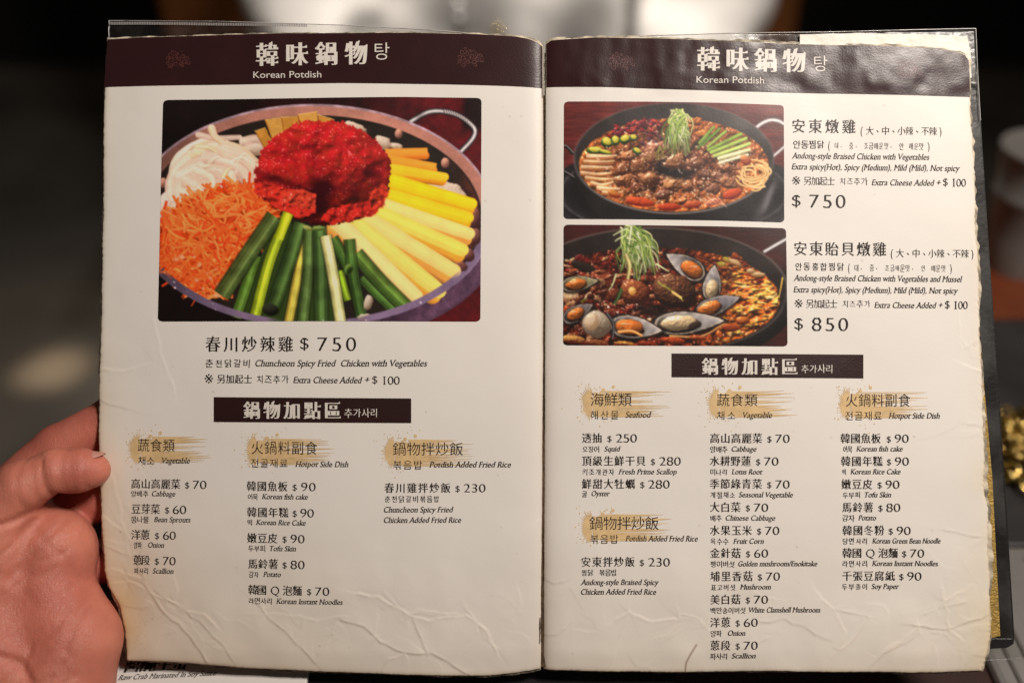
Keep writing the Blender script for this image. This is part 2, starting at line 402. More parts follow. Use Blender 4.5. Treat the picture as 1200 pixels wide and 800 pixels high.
    for (xa, ya, xb, yb, w, col, o) in sticks:
        dx, dy = xb - xa, yb - ya; L = math.hypot(dx, dy); nx, ny = -dy / L, dx / L
        lo = (int(col[0] * .94), int(col[1] * .76), int(col[2] * .5 + 8))
        c.tube([(xa + nx * w * .30, ya + ny * w * .30), (xb + nx * w * .24 - dx / L * 3, yb + ny * w * .24 - dy / L * 3)], w * .8, w * .8, lo, tuple(min(255, int(v * 1.1)) for v in lo), tuple(int(v * .75) for v in lo), fib=.1)
        c.tube([(xa - nx * w * .10, ya - ny * w * .10), (xb - nx * w * .1, yb - ny * w * .1)], w * .78, w * .66, col, tuple(min(255, int(v * 1.02 + 4)) for v in col), tuple(int(v * .93) for v in col), off=-.3, fib=.045, flat=(o == 1))
        c.tube([(xa + nx * w * .66, ya + ny * w * .66), (xb + nx * w * .55 - dx / L * 5, yb + ny * w * .55 - dy / L * 5)], 1.5, 1.5, (150, 84, 30), fib=0, alpha=.35)
    # red marinated meat
    blob = [(300, 196), (306, 176), (322, 160), (345, 146), (372, 141), (400, 143), (424, 152), (444, 166), (456, 184), (459, 205), (455, 222), (448, 238), (437, 250), (415, 259),
            (390, 265), (372, 266), (350, 258), (334, 250), (318, 242), (304, 228), (297, 212)]
    m = c.poly(blob, 4, 50)
    h = np.sqrt(np.clip(1 - ((X - 378) / 90) ** 2 - ((Y - 206) / 72) ** 2, 0, 1)) * 42
    h = h + vnoise(S, 50, 51, 2) * 14 + vnoise(S, 26, 52, 2) * 4.2 + vnoise(S, 11, 53, 2) * 1.1
    red = np.stack([.615 + .18 * (n2 - .5), .105 + .09 * (c.med - .4), .11 + .05 * (n2 - .5)], -1)
    low = sstep(212, 236, Y + (n2 - .5) * 26)
    red = red * (1 - low[..., None] * .28) + np.array([.0, .0, -.03]) * low[..., None]
    c.lump(m, h, red, (30, 2, 8), light=(-.25, -.7, .8), spec=.34, specth=.73, seed=56, gain=1.16)
    dk = c.ell(374, 233, 14, 26, .25, 9) * .85 + c.ell(420, 246, 18, 5, -.2, 5) * .65 + c.ell(402, 222, 26, 5, .15, 5) * .5 + c.ell(330, 213, 30, 4, .35, 4) * .55 + c.ell(437, 205, 10, 8, .5, 6) * .45
    c.fill((40, 2, 10), np.clip(dk, 0, .9) * m)
    def slab_meat(pts, col, lo, seed, tilt):
        mm = c.poly(pts, 2.2, seed, 1.2); cx_ = sum(p[0] for p in pts) / len(pts); cy_ = sum(p[1] for p in pts) / len(pts)
        hh = (X - cx_) * tilt[0] + (Y - cy_) * tilt[1] + vnoise(S, 20, seed + 3, 2) * 9 + vnoise(S, 7, seed + 4, 2) * 1.6
        c.lump(mm, hh, np.array(col) / 255. * (.9 + .3 * (c.med[..., None] - .5)), lo, light=(-.3, -.7, .8), spec=.35, specth=.74, seed=seed + 5)
    slab_meat([(300, 212), (322, 218), (352, 224), (370, 228), (371, 250), (352, 256), (330, 248), (310, 236), (298, 224)], (226, 52, 38), (70, 4, 10), 151, (.10, .18))
    slab_meat([(330, 226), (356, 222), (371, 229), (370, 246), (350, 244), (334, 238)], (232, 70, 48), (90, 10, 12), 161, (.0, .35))
    slab_meat([(384, 246), (410, 240), (436, 236), (452, 228), (450, 242), (436, 254), (410, 260), (388, 264), (376, 258)], (214, 44, 34), (64, 4, 10), 171, (-.1, .22))
    slab_meat([(432, 226), (452, 214), (457, 226), (448, 240), (436, 246)], (230, 62, 40), (90, 8, 12), 181, (-.3, .1))
    c.dots(46, (305, 150, 455, 225), .3, .7, (250, 190, 180), 57, m * sstep(.45, .6, n2 + .1), .85)
    # scallion stalks
    G = (68, 88, 40)
    sc = [([(300, 300), (276, 372)], 13, (74, 104, 36)), ([(338, 250), (316, 306), (297, 376)], 13, (150, 168, 34)), ([(322, 254), (290, 300), (259, 346)], 20, G), ([(357, 280), (349, 325), (338, 380)], 11, (196, 168, 66)),
          ([(353, 262), (338, 310), (318, 366)], 17, (58, 82, 36)), ([(363, 268), (361, 320), (355, 380)], 13, (70, 92, 44)), ([(375, 266), (376, 320), (377, 380)], 16, (62, 88, 40)),
          ([(424, 326), (443, 345), (464, 366)], 12, (60, 92, 34)), ([(418, 298), (446, 330), (476, 360)], 17, (66, 96, 34)), ([(398, 318), (404, 340), (408, 352)], 10, (120, 150, 30)),
          ([(390, 280), (402, 300), (410, 316)], 14, (60, 92, 34)), ([(410, 281), (414, 320), (424, 372)], 13, (56, 86, 32)), ([(382, 277), (391, 325), (400, 380)], 13, (214, 204, 132))]
    c.fill((44, 62, 24), c.poly([(322, 262), (352, 262), (378, 268), (392, 290), (402, 330), (404, 380), (290, 380), (284, 352)], 2, 77))
    for p, w, col in sc:
        c.tube(p, w + 2.5, w + 2.5, (24, 26, 12), (24, 26, 12), (20, 18, 10), flat=True, fib=0, alpha=.55)
        hi = tuple(min(255, int(v * 1.35 + 14)) for v in col)
        c.tube(p, w, w, col, hi, tuple(int(v * .58) for v in col), off=-.2, flat=True, fib=.30)
    c.tube([(338, 251), (332, 266), (327, 280)], 11, 11, (190, 200, 30), (214, 220, 60), (130, 140, 20), flat=True)
    c.blob(317, 363, 10, 7, .2, (50, 52, 40), (14, 14, 10), .4, 3, wob=.08)
    c.blob(409, 316, 5, 7, .4, (110, 140, 60), (40, 60, 20), .3, 3, wob=.08); c.blob(410, 317, 2.6, 4, .4, (40, 60, 24), (20, 30, 10), .2, 3, wob=.05)
    c.blob(374, 268, 7, 3, 0, (150, 170, 90), (60, 80, 30), .3, 4); c.blob(361, 268, 6, 3, .3, (190, 186, 110), (90, 100, 40), .3, 4)
    c.blob(430, 372, 10, 4, 0, (220, 205, 185), (120, 100, 80), .4, 4); c.blob(432, 355, 5, 9, .3, (220, 205, 185), (120, 100, 80), .4, 4)
    # front rim again, over what hangs on it
    fr = (c.ell(366, 253, 213, 130.5) - c.ell(366, 254.5, 201, 121.5)) * sstep(312, 330, Y)
    c.fill(rimc * 1.05, np.clip(fr, 0, 1) * (1 - .9 * c.ell(372, 372, 52, 26, 0, 6)))
    c.dots(90, (190, 320, 520, 382), .4, 1.4, (225, 212, 220), 9, fr)
    c.grade(1.03, 1.02, 2)
    return c

def leeks(c, top, base, n, seed, wid=2.0):
    """a pile of shredded spring onion: strands falling from a top point over an elliptic base"""
    R = np.random.RandomState(seed)
    (tx, ty), (bx, by, ba, bb) = top, base
    for k in range(n):
        f = k / n
        a = R.uniform(0, 2 * math.pi); r = math.sqrt(R.rand())
        x1, y1 = bx + ba * r * math.cos(a), by + bb * r * math.sin(a)
        x0, y0 = tx + R.normal() * ba * .22, ty + abs(R.normal()) * (by - ty) * .28
        if f > .55: y1 = y0 + (y1 - y0) * R.uniform(.35, .8); x1 = x0 + (x1 - x0) * R.uniform(.5, 1)
        mx, my = (x0 + x1) / 2 + R.normal() * 3 + (x1 - tx) * .25, (y0 + y1) / 2 - R.uniform(0, 4)
        shade = .55 + .55 * min(1, f * 1.2)
        col = [(148, 164, 84), (108, 132, 58), (172, 182, 118), (82, 108, 46), (204, 206, 158), (128, 148, 70)][R.randint(6)]
        col = tuple(int(v * shade) for v in col)
        c.tube([(x0, y0), (mx, my), (x1, y1)], wid * R.uniform(.7, 1.3), wid * .45, col, tuple(min(255, int(v * 1.3 + 12)) for v in col), tuple(int(v * .4) for v in col), fib=.1)

def paint_braised_pot():
    c = Canvas(656, 115, 924, 261); R = c.rs
    X, Y, S = c.X, c.Y, (c.h, c.w)
    grain = vnoise(S, 4, 60, 3, 14); n = vnoise(S, 30, 61, 3); n2 = vnoise(S, 12, 62, 3)
    w = np.stack([.36 + .22 * (grain - .5) + .1 * (n - .5), .13 + .10 * (grain - .5), .12 + .09 * (grain - .5)], -1)
    w += (sstep(840, 915, X) * sstep(150, 118, Y) * .10)[..., None]
    c.fill(w)
    # burner under the pot
    c.fill((22, 20, 21), c.ell(790, 236, 158, 66, 0, 1.2) * sstep(178, 190, Y))
    for (a, b, col, wd) in ((150, 60, (96, 92, 96), 1.4), (143, 56, (52, 50, 54), 2.2), (133, 50, (120, 116, 120), 1.0), (128, 47, (40, 38, 42), 3)):
        ring = np.exp(-((np.sqrt(((X - 790) / a) ** 2 + ((Y - 226) / b) ** 2) - 1) * b / wd) ** 2)
        c.fill(col, ring * (.35 + .65 * n2) * sstep(190, 205, Y) * .9)
    c.fill((150, 148, 152), np.exp(-((X - 905 + (Y - 220) * .35) / 4) ** 2) * sstep(205, 225, Y) * sstep(255, 240, Y) * .5)
    # wire handles
    for p in ([(656, 172), (664, 172), (672, 180)], [(656, 199), (666, 204), (678, 212)]):
        c.tube(p, 4, 4, (24, 22, 22), fib=0); c.tube([(x, y - 1) for x, y in p], 1, 1, (150, 140, 140), fib=0)
    for wd, col in ((5.5, (80, 74, 76)), (3.4, (176, 168, 168)), (1.3, (238, 232, 230))):
        c.tube([(884, 152), (893, 145), (903, 141), (913, 142), (920, 146)], wd, wd, col, col, col, fib=.1)
        c.tube([(907, 183), (914, 177), (922, 170)], wd * .8, wd * .8, col, col, col, fib=.1)
    # pot
    c.fill(np.array([.105, .092, .092]) * np.ones(S + (3,)) * (.8 + .5 * n[..., None]), c.ell(790, 200, 117.5, 66) * sstep(180, 186, Y))
    c.fill(np.array([.10, .09, .09]) * np.ones(S + (3,)) * (.8 + .5 * n[..., None]), c.ell(790, 226, 104, 52) * sstep(180, 200, Y))
    c.fill((130, 126, 128), c.ell(896, 238, 5, 22, .5, 4) * .35)
    c.fill(np.array([.175, .15, .145]) * np.ones(S + (3,)) * (.7 + .6 * n[..., None]) + (sstep(800, 890, X) * sstep(175, 140, Y) * .16)[..., None], c.ell(790, 186, 117, 64.5))
    rr = np.sqrt(((X - 790) / 117.) ** 2 + ((Y - 186) / 64.5) ** 2)
    c.fill((150, 140, 138), np.exp(-((rr - 1) * 64 / 1.0) ** 2) * (.3 + .5 * sstep(190, 240, Y)) * .9)
    # broth
    soup = c.ell(790, 194, 111, 54.5)
    hgt = vnoise(S, 20, 64, 2) * 6 + vnoise(S, 8, 65, 2) * 2
    tone = np.clip(((X - 790) / 111) ** 2 + ((Y - 190) / 54) ** 2, 0, 1)[..., None]
    col = np.array([.42, .23, .16]) * (1 - tone) + np.array([.80, .43, .20]) * tone
    col = col * (.65 + .75 * n2[..., None])
    c.lump(soup, hgt, col, (20, 8, 4), spec=.6, specth=.68, seed=67, speccol=(255, 225, 195), gain=1.15)
    c.dots(420, (705, 172, 880, 244), .4, 1.5, (226, 190, 160), 66, soup * c.ell(795, 205, 84, 40), .8)
    c.dots(240, (715, 180, 870, 240), .4, 1.6, (40, 18, 12), 68, soup * c.ell(795, 205, 78, 36), .8)
    # chillies, top left
    for k in range(70):
        t = R.rand(); x = 716 + 58 * t + R.normal() * 3; y = 160 - 12 * math.sin(t * 2.2) + R.normal() * 4.5
        col = [(164, 28, 34), (190, 44, 40), (128, 20, 30), (112, 30, 50), (206, 70, 50)][R.randint(5)]
        c.blob(x, y, R.uniform(2.2, 5), R.uniform(1.6, 2.8), R.uniform(-.8, .8), col, (40, 6, 10), .5, k + 1, .35, .15)
    c.dots(60, (716, 142, 776, 172), .4, .9, (250, 225, 220), 69, soup)
    for k in range(14):
        c.blob(765 + R.normal() * 8, 170 + R.normal() * 5, 3, 2, R.rand(), (110, 60, 90), (40, 16, 24), .5, k + 90, .35)
    # zucchini
    for (x, y, a, b, g) in ((697, 176, 9.5, 3.8, .05), (711, 166.5, 6.5, 5.2, .5), (721, 164.5, 4.6, 5.4, -.2), (732, 163, 6, 4.4, -.3), (742, 161.5, 4.0, 3.2, .3), (709, 178.5, 8, 2.2, .25), (746, 177, 5, 3.0, .5)):
        c.blob(x, y + 1.2, a + .6, b + .6, g, (70, 110, 40), (26, 44, 16), .3, int(x), wob=.08)
        c.blob(x + .5, y - .5, a * .84, b * .8, g, (232, 222, 96), (170, 160, 50), .5, int(x) + 1, .25, .16)
    # sliced mushrooms, left
    for k, (y, x0, x1) in enumerate(((184, 690, 722), (190, 686, 722), (196.5, 683, 720), (203, 682, 718), (209, 688, 720), (215, 694, 722), (221, 702, 726), (226, 708, 730))):
        c.tube([(x0, y + 2), ((x0 + x1) / 2, y + 3.2), (x1 - 4, y + 2.2)], 4.4, 3, (150, 88, 48), fib=.2, alpha=.8)
        c.tube([(x0, y - .6), ((x0 + x1) / 2 + R.uniform(-3, 3), y + R.uniform(-.6, 2)), (x1 + R.uniform(-6, 2), y + R.uniform(-1.5, 1.5))], R.uniform(4.2, 6.4), 2.6, [(226, 172, 124), (214, 150, 92), (232, 184, 132)][k % 3], (248, 216, 172), (150, 90, 50), fib=.25)
    # morsels
    for k, (x, y, a, b, col) in enumerate(((790, 190, 12, 8, (176, 124, 84)), (768, 175, 12, 8, (178, 118, 92)), (762, 186, 10, 8, (150, 100, 74)), (815, 192, 10, 7, (130, 86, 62)), (748, 194, 9, 8, (160, 104, 70)),
                                          (761, 210, 12, 9, (178, 122, 82)), (788, 217, 12, 7, (190, 134, 86)), (806, 219, 8, 6, (160, 104, 66)), (776, 229, 11, 6, (120, 76, 58)), (836, 222, 8, 6, (132, 86, 66)),
                                          (728, 200, 10, 8, (140, 86, 56)), (812, 143, 10, 5, (206, 124, 66)), (824, 158, 8, 5, (196, 120, 60)), (808, 150, 8, 4, (214, 140, 80)), (850, 196, 9, 6, (190, 130, 90)),
                                          (828, 205, 9, 6, (110, 74, 58)), (800, 236, 8, 4, (214, 120, 70)), (745, 222, 8, 5, (110, 60, 40)), (735, 184, 10, 6, (196, 130, 84)), (842, 208, 12, 7, (150, 104, 82)), (852, 214, 10, 6, (176, 120, 84)), (730, 212, 10, 6, (176, 112, 70)), (864, 184, 9, 5, (214, 150, 96)))):
        c.blob(x, y, a, b, R.uniform(-.4, .4), tuple(min(255, int(v * 1.18)) for v in col), (60, 28, 16), 2.6, k * 3 + 5, .55, .55)
    c.fill((14, 8, 8), np.clip(c.ell(795, 204, 17, 6, .05, 4) + c.ell(775, 199, 9, 5, .3, 3) * .8, 0, .92))
    c.dots(150, (700, 165, 885, 244), .4, 1.2, (255, 236, 214), 312, soup, .85)
    for k in range(60):
        x, y = 715 + R.rand() * 150, 176 + R.rand() * 62; a = R.uniform(-.5, .5)
        c.tube([(x, y), (x + 3 * math.cos(a), y + 3 * math.sin(a))], R.uniform(.6, 1.3), .5, (246, 214, 180), fib=0, alpha=.6)
    # green stalks, right
    for (xa, ya, xb, yb, col, w_) in ((820, 168, 836, 150, (122, 146, 62), 4), (824, 170, 843, 152, (98, 128, 48), 4), (830, 172, 850, 155, (136, 158, 70), 4), (831, 176, 868, 158, (124, 150, 58), 5), (834, 179, 874, 163, (150, 172, 78), 5),
                                      (838, 183, 878, 169, (166, 184, 96), 5), (843, 186, 878, 176, (212, 214, 156), 5), (844, 191, 876, 182, (222, 222, 174), 4), (818, 174, 830, 160, (90, 118, 44), 3)):
        c.tube([(xa, ya), (xb, yb)], w_, w_, col, tuple(min(255, int(v * 1.2 + 12)) for v in col), tuple(int(v * .5) for v in col), fib=.2)
    # noodles
    for k in range(20):
        cx_, cy_, a, b = 880 + R.normal() * 4, 203 + R.normal() * 4, R.uniform(8, 20), R.uniform(7, 17); t0 = R.uniform(-2.2, 1.5)
        p = [(cx_ + a * math.cos(t0 + q * .5), cy_ + b * math.sin(t0 + q * .5)) for q in range(6)]
        c.tube(p, 2.6, 2.2, [(226, 176, 104), (236, 196, 130), (206, 148, 80)][k % 3], (250, 224, 166), (150, 92, 40), fib=.1)
    for (x, y, a, b, g, col) in ((750, 237, 17, 5.5, .15, (222, 88, 40)), (784, 243, 14, 4.5, 0, (206, 74, 34)), (812, 240, 11, 4.5, -.1, (206, 104, 60)), (858, 228, 12, 6, -.3, (216, 84, 38)), (836, 237, 10, 4, -.3, (226, 138, 96)), (720, 228, 8, 4, .4, (214, 140, 66)), (874, 188, 7, 5, .6, (222, 150, 92))):
        c.blob(x, y, a, b, g, col, (110, 26, 12), 1.0, int(x), .3, .12)
    for k in range(7):
        c.tube([(816 + k * 4, 232 + R.uniform(-3, 3)), (834 + k * 3, 242 + R.uniform(-3, 2))], 1.2, .8, (236, 190, 160), fib=0, alpha=.7)
    leeks(c, (795, 129), (795, 170, 18, 15), 120, 71, 2.4)
    for k in range(8):
        c.tube([(778 + R.normal() * 8, 172), (770 + R.normal() * 8, 188)], 1.4, .8, (130, 120, 60), fib=0)
    c.fill((190, 170, 160), sstep(.5, 1, n) * sstep(170, 130, Y) * sstep(780, 880, X) * .22)
    c.grade(1.04, 1.0, 2)
    return c

def paint_mussel_pot():
    c = Canvas(656, 259, 926, 409); R = c.rs
    X, Y, S = c.X, c.Y, (c.h, c.w)
    n = vnoise(S, 34, 81, 3); n2 = vnoise(S, 12, 82, 3); grain = vnoise(S, 4, 83, 2, 12)
    c.fill(np.stack([.22 + .10 * (n - .5) + .08 * (grain - .5), .095 + .03 * (n - .5), .085 + .03 * (n - .5)], -1))
    for wd, col in ((5, (70, 64, 66)), (3, (170, 164, 166)), (1, (238, 234, 234))):
        c.tube([(896, 295), (908, 288), (924, 279)], wd, wd, col, col, col, fib=.1)
    c.fill((17, 14, 14), c.ell(768, 350, 166, 82) * sstep(300, 330, Y))
    wall = np.array([.135, .105, .095]) * np.ones(S + (3,)) * (.65 + .7 * n[..., None])
    c.fill(wall, c.ell(766, 340, 157, 72.5))
    rr = np.sqrt(((X - 766) / 157.) ** 2 + ((Y - 340) / 72.5) ** 2)
    c.fill((120, 108, 104), np.exp(-((rr - 1) * 72 / 1.0) ** 2) * .55)
    soup = c.ell(764, 352, 150, 62)
    hgt = vnoise(S, 18, 84, 2) * 8 + vnoise(S, 7, 85, 2) * 2.5
    tone = sstep(790, 870, X + (n2 - .5) * 50)[..., None]
    col = np.array([.40, .13, .07]) * (1 - tone) + np.array([.72, .33, .10]) * tone
    c.lump(soup, hgt, col * (.55 + .9 * n2[..., None]), (20, 6, 4), spec=.65, specth=.68, seed=86, speccol=(255, 215, 180), gain=1.15)
    c.fill((30, 10, 8), soup * sstep(.5, .32, n2) * .6)
    c.dots(120, (665, 295, 900, 400), .5, 1.6, (246, 206, 166), 87, soup, .75)
    # egg on the right
    e1 = vnoise(S, 16, 181, 3, 1.6); e2 = vnoise(S, 9, 182, 2, 1.8)
    eg = np.array([.93, .70, .30]) * sstep(.46, .62, e1)[..., None] + np.array([.80, .40, .14]) * (1 - sstep(.46, .62, e1))[..., None]
    eg = eg * (1 - .6 * sstep(.42, .30, e2)[..., None] * np.array([.6, 1, 1])) + .12 * sstep(.62, .75, e2)[..., None]
    em = c.ell(764, 352, 148, 60) * sstep(838, 872, X + (n2 - .5) * 40) * sstep(302, 316, Y)
    c.lump(em, e1 * 9 + e2 * 4 + vnoise(S, 4, 183, 1) * .8, eg, (60, 20, 8), spec=.6, specth=.72, seed=184, gain=1.2)
    for k in range(26):
        x = 868 + R.rand() * 42; y = 318 + R.rand() * 50
        if ((x - 764) / 144) ** 2 + ((y - 352) / 56) ** 2 > 1: continue
        c.tube([(x - R.uniform(3, 8), y + R.uniform(-2, 2)), (x, y), (x + R.uniform(3, 8), y + R.uniform(-3, 2))], R.uniform(2, 4), 1.2, [(246, 206, 110), (232, 160, 60), (250, 224, 150)][k % 3], fib=.1, alpha=.8)
    for k in range(40):
        x = 820 + R.rand() * 60; y = 298 + R.rand() * 20
        c.blob(x, y, R.uniform(3, 6), R.uniform(1.5, 3), .2, [(180, 80, 30), (130, 50, 20), (206, 110, 46)][R.randint(3)], (50, 14, 6), .8, k + 7, .3, .25)
    for (x, y, a, b, g) in ((852, 305, 6, 3, .5), (846, 310, 5, 3, .2), (862, 308, 8, 3.5, .5), (888, 322, 9, 3.2, .1), (880, 318, 5, 3, .1)):
        c.blob(x, y, a, b, g, (226, 196, 150) if x > 858 else (176, 170, 60), (120, 80, 40), .5, int(x), .1)
    c.tube([(917, 326), (915, 338), (913, 348)], 2.2, 1.2, (196, 160, 70), fib=.1)
    for k in range(40):
        x = 664 + R.rand() * 50; y = 300 + R.rand() * 28
        c.blob(x, y, R.uniform(3, 7), R.uniform(1.6, 3), R.uniform(-.6, .6), [(206, 150, 100), (150, 40, 30), (230, 190, 140), (176, 60, 40), (110, 30, 26)][R.randint(5)], (50, 12, 10), .9, k + 31, .3, .25)
    # left things
    c.blob(686, 314, 18, 6, .42, (52, 40, 34), (16, 10, 8), .8, 5, .2, .1)
    for (x, y, a, b, g, col, lo) in ((677, 331, 16, 8, -.1, (214, 104, 52), (90, 30, 14)), (678, 338, 15, 3, -.1, (196, 190, 120), (90, 80, 40)), (668, 348, 12, 8, .3, (226, 196, 150), (130, 84, 54)), (676, 354, 14, 3, -.3, (150, 150, 70), (70, 60, 20)),
                                     (706, 331, 17, 13, .5, (158, 76, 48), (50, 14, 8)), (673, 364, 13, 9, .1, (206, 88, 42), (80, 20, 10)), (690, 368, 12, 3, -.6, (46, 36, 30), (14, 10, 8)), (670, 376, 14, 4, .1, (60, 24, 16), (20, 8, 6))):
        c.blob(x, y, a, b, g, col, lo, 1.6, int(x + y), .3, .16)
    c.tube([(686, 348), (692, 344), (696, 341)], 4.5, 3, (232, 206, 160), fib=.1); c.tube([(706, 357), (712, 356), (720, 358)], 5, 3, (214, 180, 120), fib=.1)
    for k in range(50):
        c.blob(700 + R.rand() * 44, 352 + R.rand() * 18, R.uniform(1.5, 4), R.uniform(1, 2.4), R.rand(), [(170, 60, 36), (120, 30, 20), (206, 110, 70)][R.randint(3)], (40, 8, 6), .8, k + 60, .5, .3)
    c.dots(40, (700, 350, 748, 374), .5, 1.4, (252, 236, 220), 88)
    # shells behind
    def mussel(cx_, cy_, L, W, ang, meat, seed, mo=-.28, pearl=(188, 180, 178)):
        """open half shell: pointed at +L, dark outside, pearly inside, with its meat"""
        def tear(k):
            q = []
            for t in np.linspace(0, 2 * math.pi, 40)[:-1]:
                x = L * k * math.cos(t); y = 1.12 * W * k * math.sin(t) * abs(math.sin(t / 2)) ** .9
                q.append((cx_ + x * math.cos(ang) - y * math.sin(ang), cy_ + x * math.sin(ang) + y * math.cos(ang)))
            return q
        c.fill((12, 8, 9), c.poly([(x, y + 1.6) for x, y in tear(1.12)], 1.0, seed, 1.6) * .8)
        c.fill((30, 24, 26), c.poly(tear(1.08), .6, seed))
        m = c.poly(tear(.98), .6, seed); u = ((X - cx_) * math.cos(ang) + (Y - cy_) * math.sin(ang)) / L; v = (-(X - cx_) * math.sin(ang) + (Y - cy_) * math.cos(ang)) / W
        sh = np.clip(.66 + .30 * u - .26 * v + .25 * (n2 - .5) + .06 * np.sin(u * 16 + v * 3), .28, 1.05)
        c.fill(np.clip(np.array(pearl) / 255. * sh[..., None], 0, 1), m)
        c.fill((236, 214, 182), np.clip(m - c.poly(tear(.90), .6, seed), 0, 1) * .55)
        mx_, my_ = cx_ + mo * L * math.cos(ang), cy_ + mo * L * math.sin(ang)
        lo = tuple(int(v_ * .42) for v_ in meat)
        c.blob(mx_ + .6, my_ + 1.4, L * .56, W * .66, ang, tuple(int(v_ * .4) for v_ in meat), (20, 8, 6), .6, seed + 1, 0, .14)
        c.blob(mx_, my_, L * .52, W * .60, ang, tuple(min(255, int(v_ * 1.12)) for v_ in meat), lo, 1.5, seed + 2, .55, .16)
        c.tube([(mx_ - L * .3 * math.cos(ang) + 1, my_ + W * .15), (mx_, my_ + W * .32), (mx_ + L * .34 * math.cos(ang), my_ + W * .2)], 1.6, .8, lo, fib=.1, alpha=.7)
        c.tube([(mx_ - L * .25 * math.cos(ang), my_ - W * .22), (mx_ + L * .1 * math.cos(ang), my_ - W * .26)], 1.5, .6, (255, 236, 206), fib=0, alpha=.7)
    OR, CR = (232, 124, 50), (232, 198, 152)
    for k in range(90):
        x, y = 668 + R.rand() * 170, 318 + R.rand() * 78
        c.blob(x, y, R.uniform(3, 8), R.uniform(2, 5), R.uniform(-.7, .7), [(176, 96, 56), (120, 58, 34), (206, 150, 104), (150, 50, 30), (90, 40, 26)][R.randint(5)], (30, 8, 6), 1.4, k + 300, .6, .35)
    c.dots(130, (664, 300, 860, 402), .4, 1.3, (255, 226, 196), 303, soup, .8)
    mussel(803, 311, 26, 14, -2.6, OR, 101, -.35)
    mussel(835, 331, 21, 12, -1.45, CR, 103, -.42)
    # meat balls
    c.blob(788, 341, 26, 22, .5, (132, 80, 48), (26, 10, 6), 4.2, 44, .5, .3); c.tube([(772, 332), (786, 340), (800, 352)], 3, 2, (150, 150, 60), fib=.2, alpha=.7); c.tube([(789, 343), (798, 349)], 4, 3.4, (206, 170, 96), fib=.1)
    c.blob(744, 342, 18, 15, .4, (176, 96, 54), (50, 16, 8), 3.2, 45, .5, .28); c.blob(741, 341, 4.5, 4.5, .3, (240, 204, 120), (190, 130, 60), .4, 46, .2, .08)
    c.blob(720, 346, 8, 8, 0, (120, 54, 30), (40, 12, 8), 2, 47, .3); c.fill((16, 8, 8), c.ell(768, 364, 20, 7, 0, 4) * .8)
    # front shells
    mussel(842, 357, 27, 12, -.34, OR, 105, -.42, (150, 144, 150))
    mussel(808, 378, 42, 15, -.06, CR, 107, -.30)
    c.blob(814, 382, 8, 4.5, -.4, (64, 46, 38), (20, 14, 10), .8, 54)
    c.tube([(786, 394), (822, 394), (848, 380)], 3, 2, (190, 130, 70), (230, 180, 110), (80, 40, 20), fib=.1)
    mussel(746, 384, 31, 15, .12, OR, 109, -.28)
    c.tube([(726, 389), (740, 388), (752, 393)], 4, 3, (236, 150, 70), (255, 200, 130), (140, 60, 20), fib=.1)
    mussel(678, 366, 20, 10, -.5, OR, 111, -.2, (120, 110, 112)); mussel(680, 332, 22, 10, -.15, OR, 113, -.2, (170, 160, 120))
    c.blob(700, 380, 17, 15, .3, (206, 190, 166), (90, 74, 60), 2.0, 57, .25, .1); c.blob(694, 377, 8, 10, .3, (230, 206, 176), (150, 120, 90), 1, 58, .2)
    c.tube([(712, 368), (719, 380), (718, 396)], 4, 3, (34, 28, 30), (110, 104, 112), (12, 10, 12), fib=.3)
    for (x, y, a, b, col) in ((672, 398, 14, 5, (226, 170, 90)), (700, 402, 14, 4, (150, 90, 50)), (732, 403, 12, 3, (226, 160, 70)), (790, 399, 14, 4, (210, 84, 34)), (760, 403, 10, 3, (150, 50, 24)), (818, 396, 10, 3, (190, 90, 40)), (856, 384, 10, 5, (190, 84, 36)), (870, 376, 8, 5, (226, 130, 50))):
        c.blob(x, y, a, b, .1, col, (70, 20, 10), 1.2, int(x), .35, .2)
    fr = (c.ell(768, 346, 160, 76) - c.ell(764, 352, 150, 62)) * sstep(345, 362, Y) * sstep(800, 840, X)
    c.fill((22, 18, 17), np.clip(fr, 0, 1))
    c.fill((96, 88, 86), np.exp(-((np.sqrt(((X - 766) / 153.) ** 2 + ((Y - 350) / 65.) ** 2) - 1) * 65 / .9) ** 2) * sstep(350, 365, Y) * sstep(800, 830, X) * .6)
    leeks(c, (740, 264), (750, 312, 27, 17), 170, 91, 2.8)
    for (p) in ([(735, 268), (726, 272), (719, 276)], [(733, 276), (725, 280), (721, 283)], [(722, 322), (718, 334), (714, 340)], [(770, 310), (780, 316), (784, 318)]):
        c.tube(p, 2.4, 1.2, (196, 204, 150), fib=.1)
    c.tube([(734, 300), (738, 312), (736, 326)], 6, 4, (176, 160, 90), (220, 206, 150), (80, 70, 30), fib=.2); c.tube([(728, 340), (724, 350), (720, 356)], 5, 3, (60, 84, 40), fib=.2)
    c.grade(1.04, 1.0, 2)
    return c
# ---------------------------------------------------------------- the open menu
# page layout is drawn up in layout units (U metres each): x to the right, y down, origin left of and above the menu
U = DIST * 36 / 35 / 1200
BASE = np.array([635., 788.])            # foot of the spine: origin of the menu object
def loc(x, y, z):
    """layout units to metres in the frame of the menu object"""
    return np.stack(np.broadcast_arrays((np.asarray(x, float) - BASE[0]) * U, (BASE[1] - np.asarray(y, float)) * U, np.asarray(z, float) * U), -1)
MENU = M @ Matrix.Translation(((BASE[0] - 600) * U, (400 - BASE[1]) * U, 0))

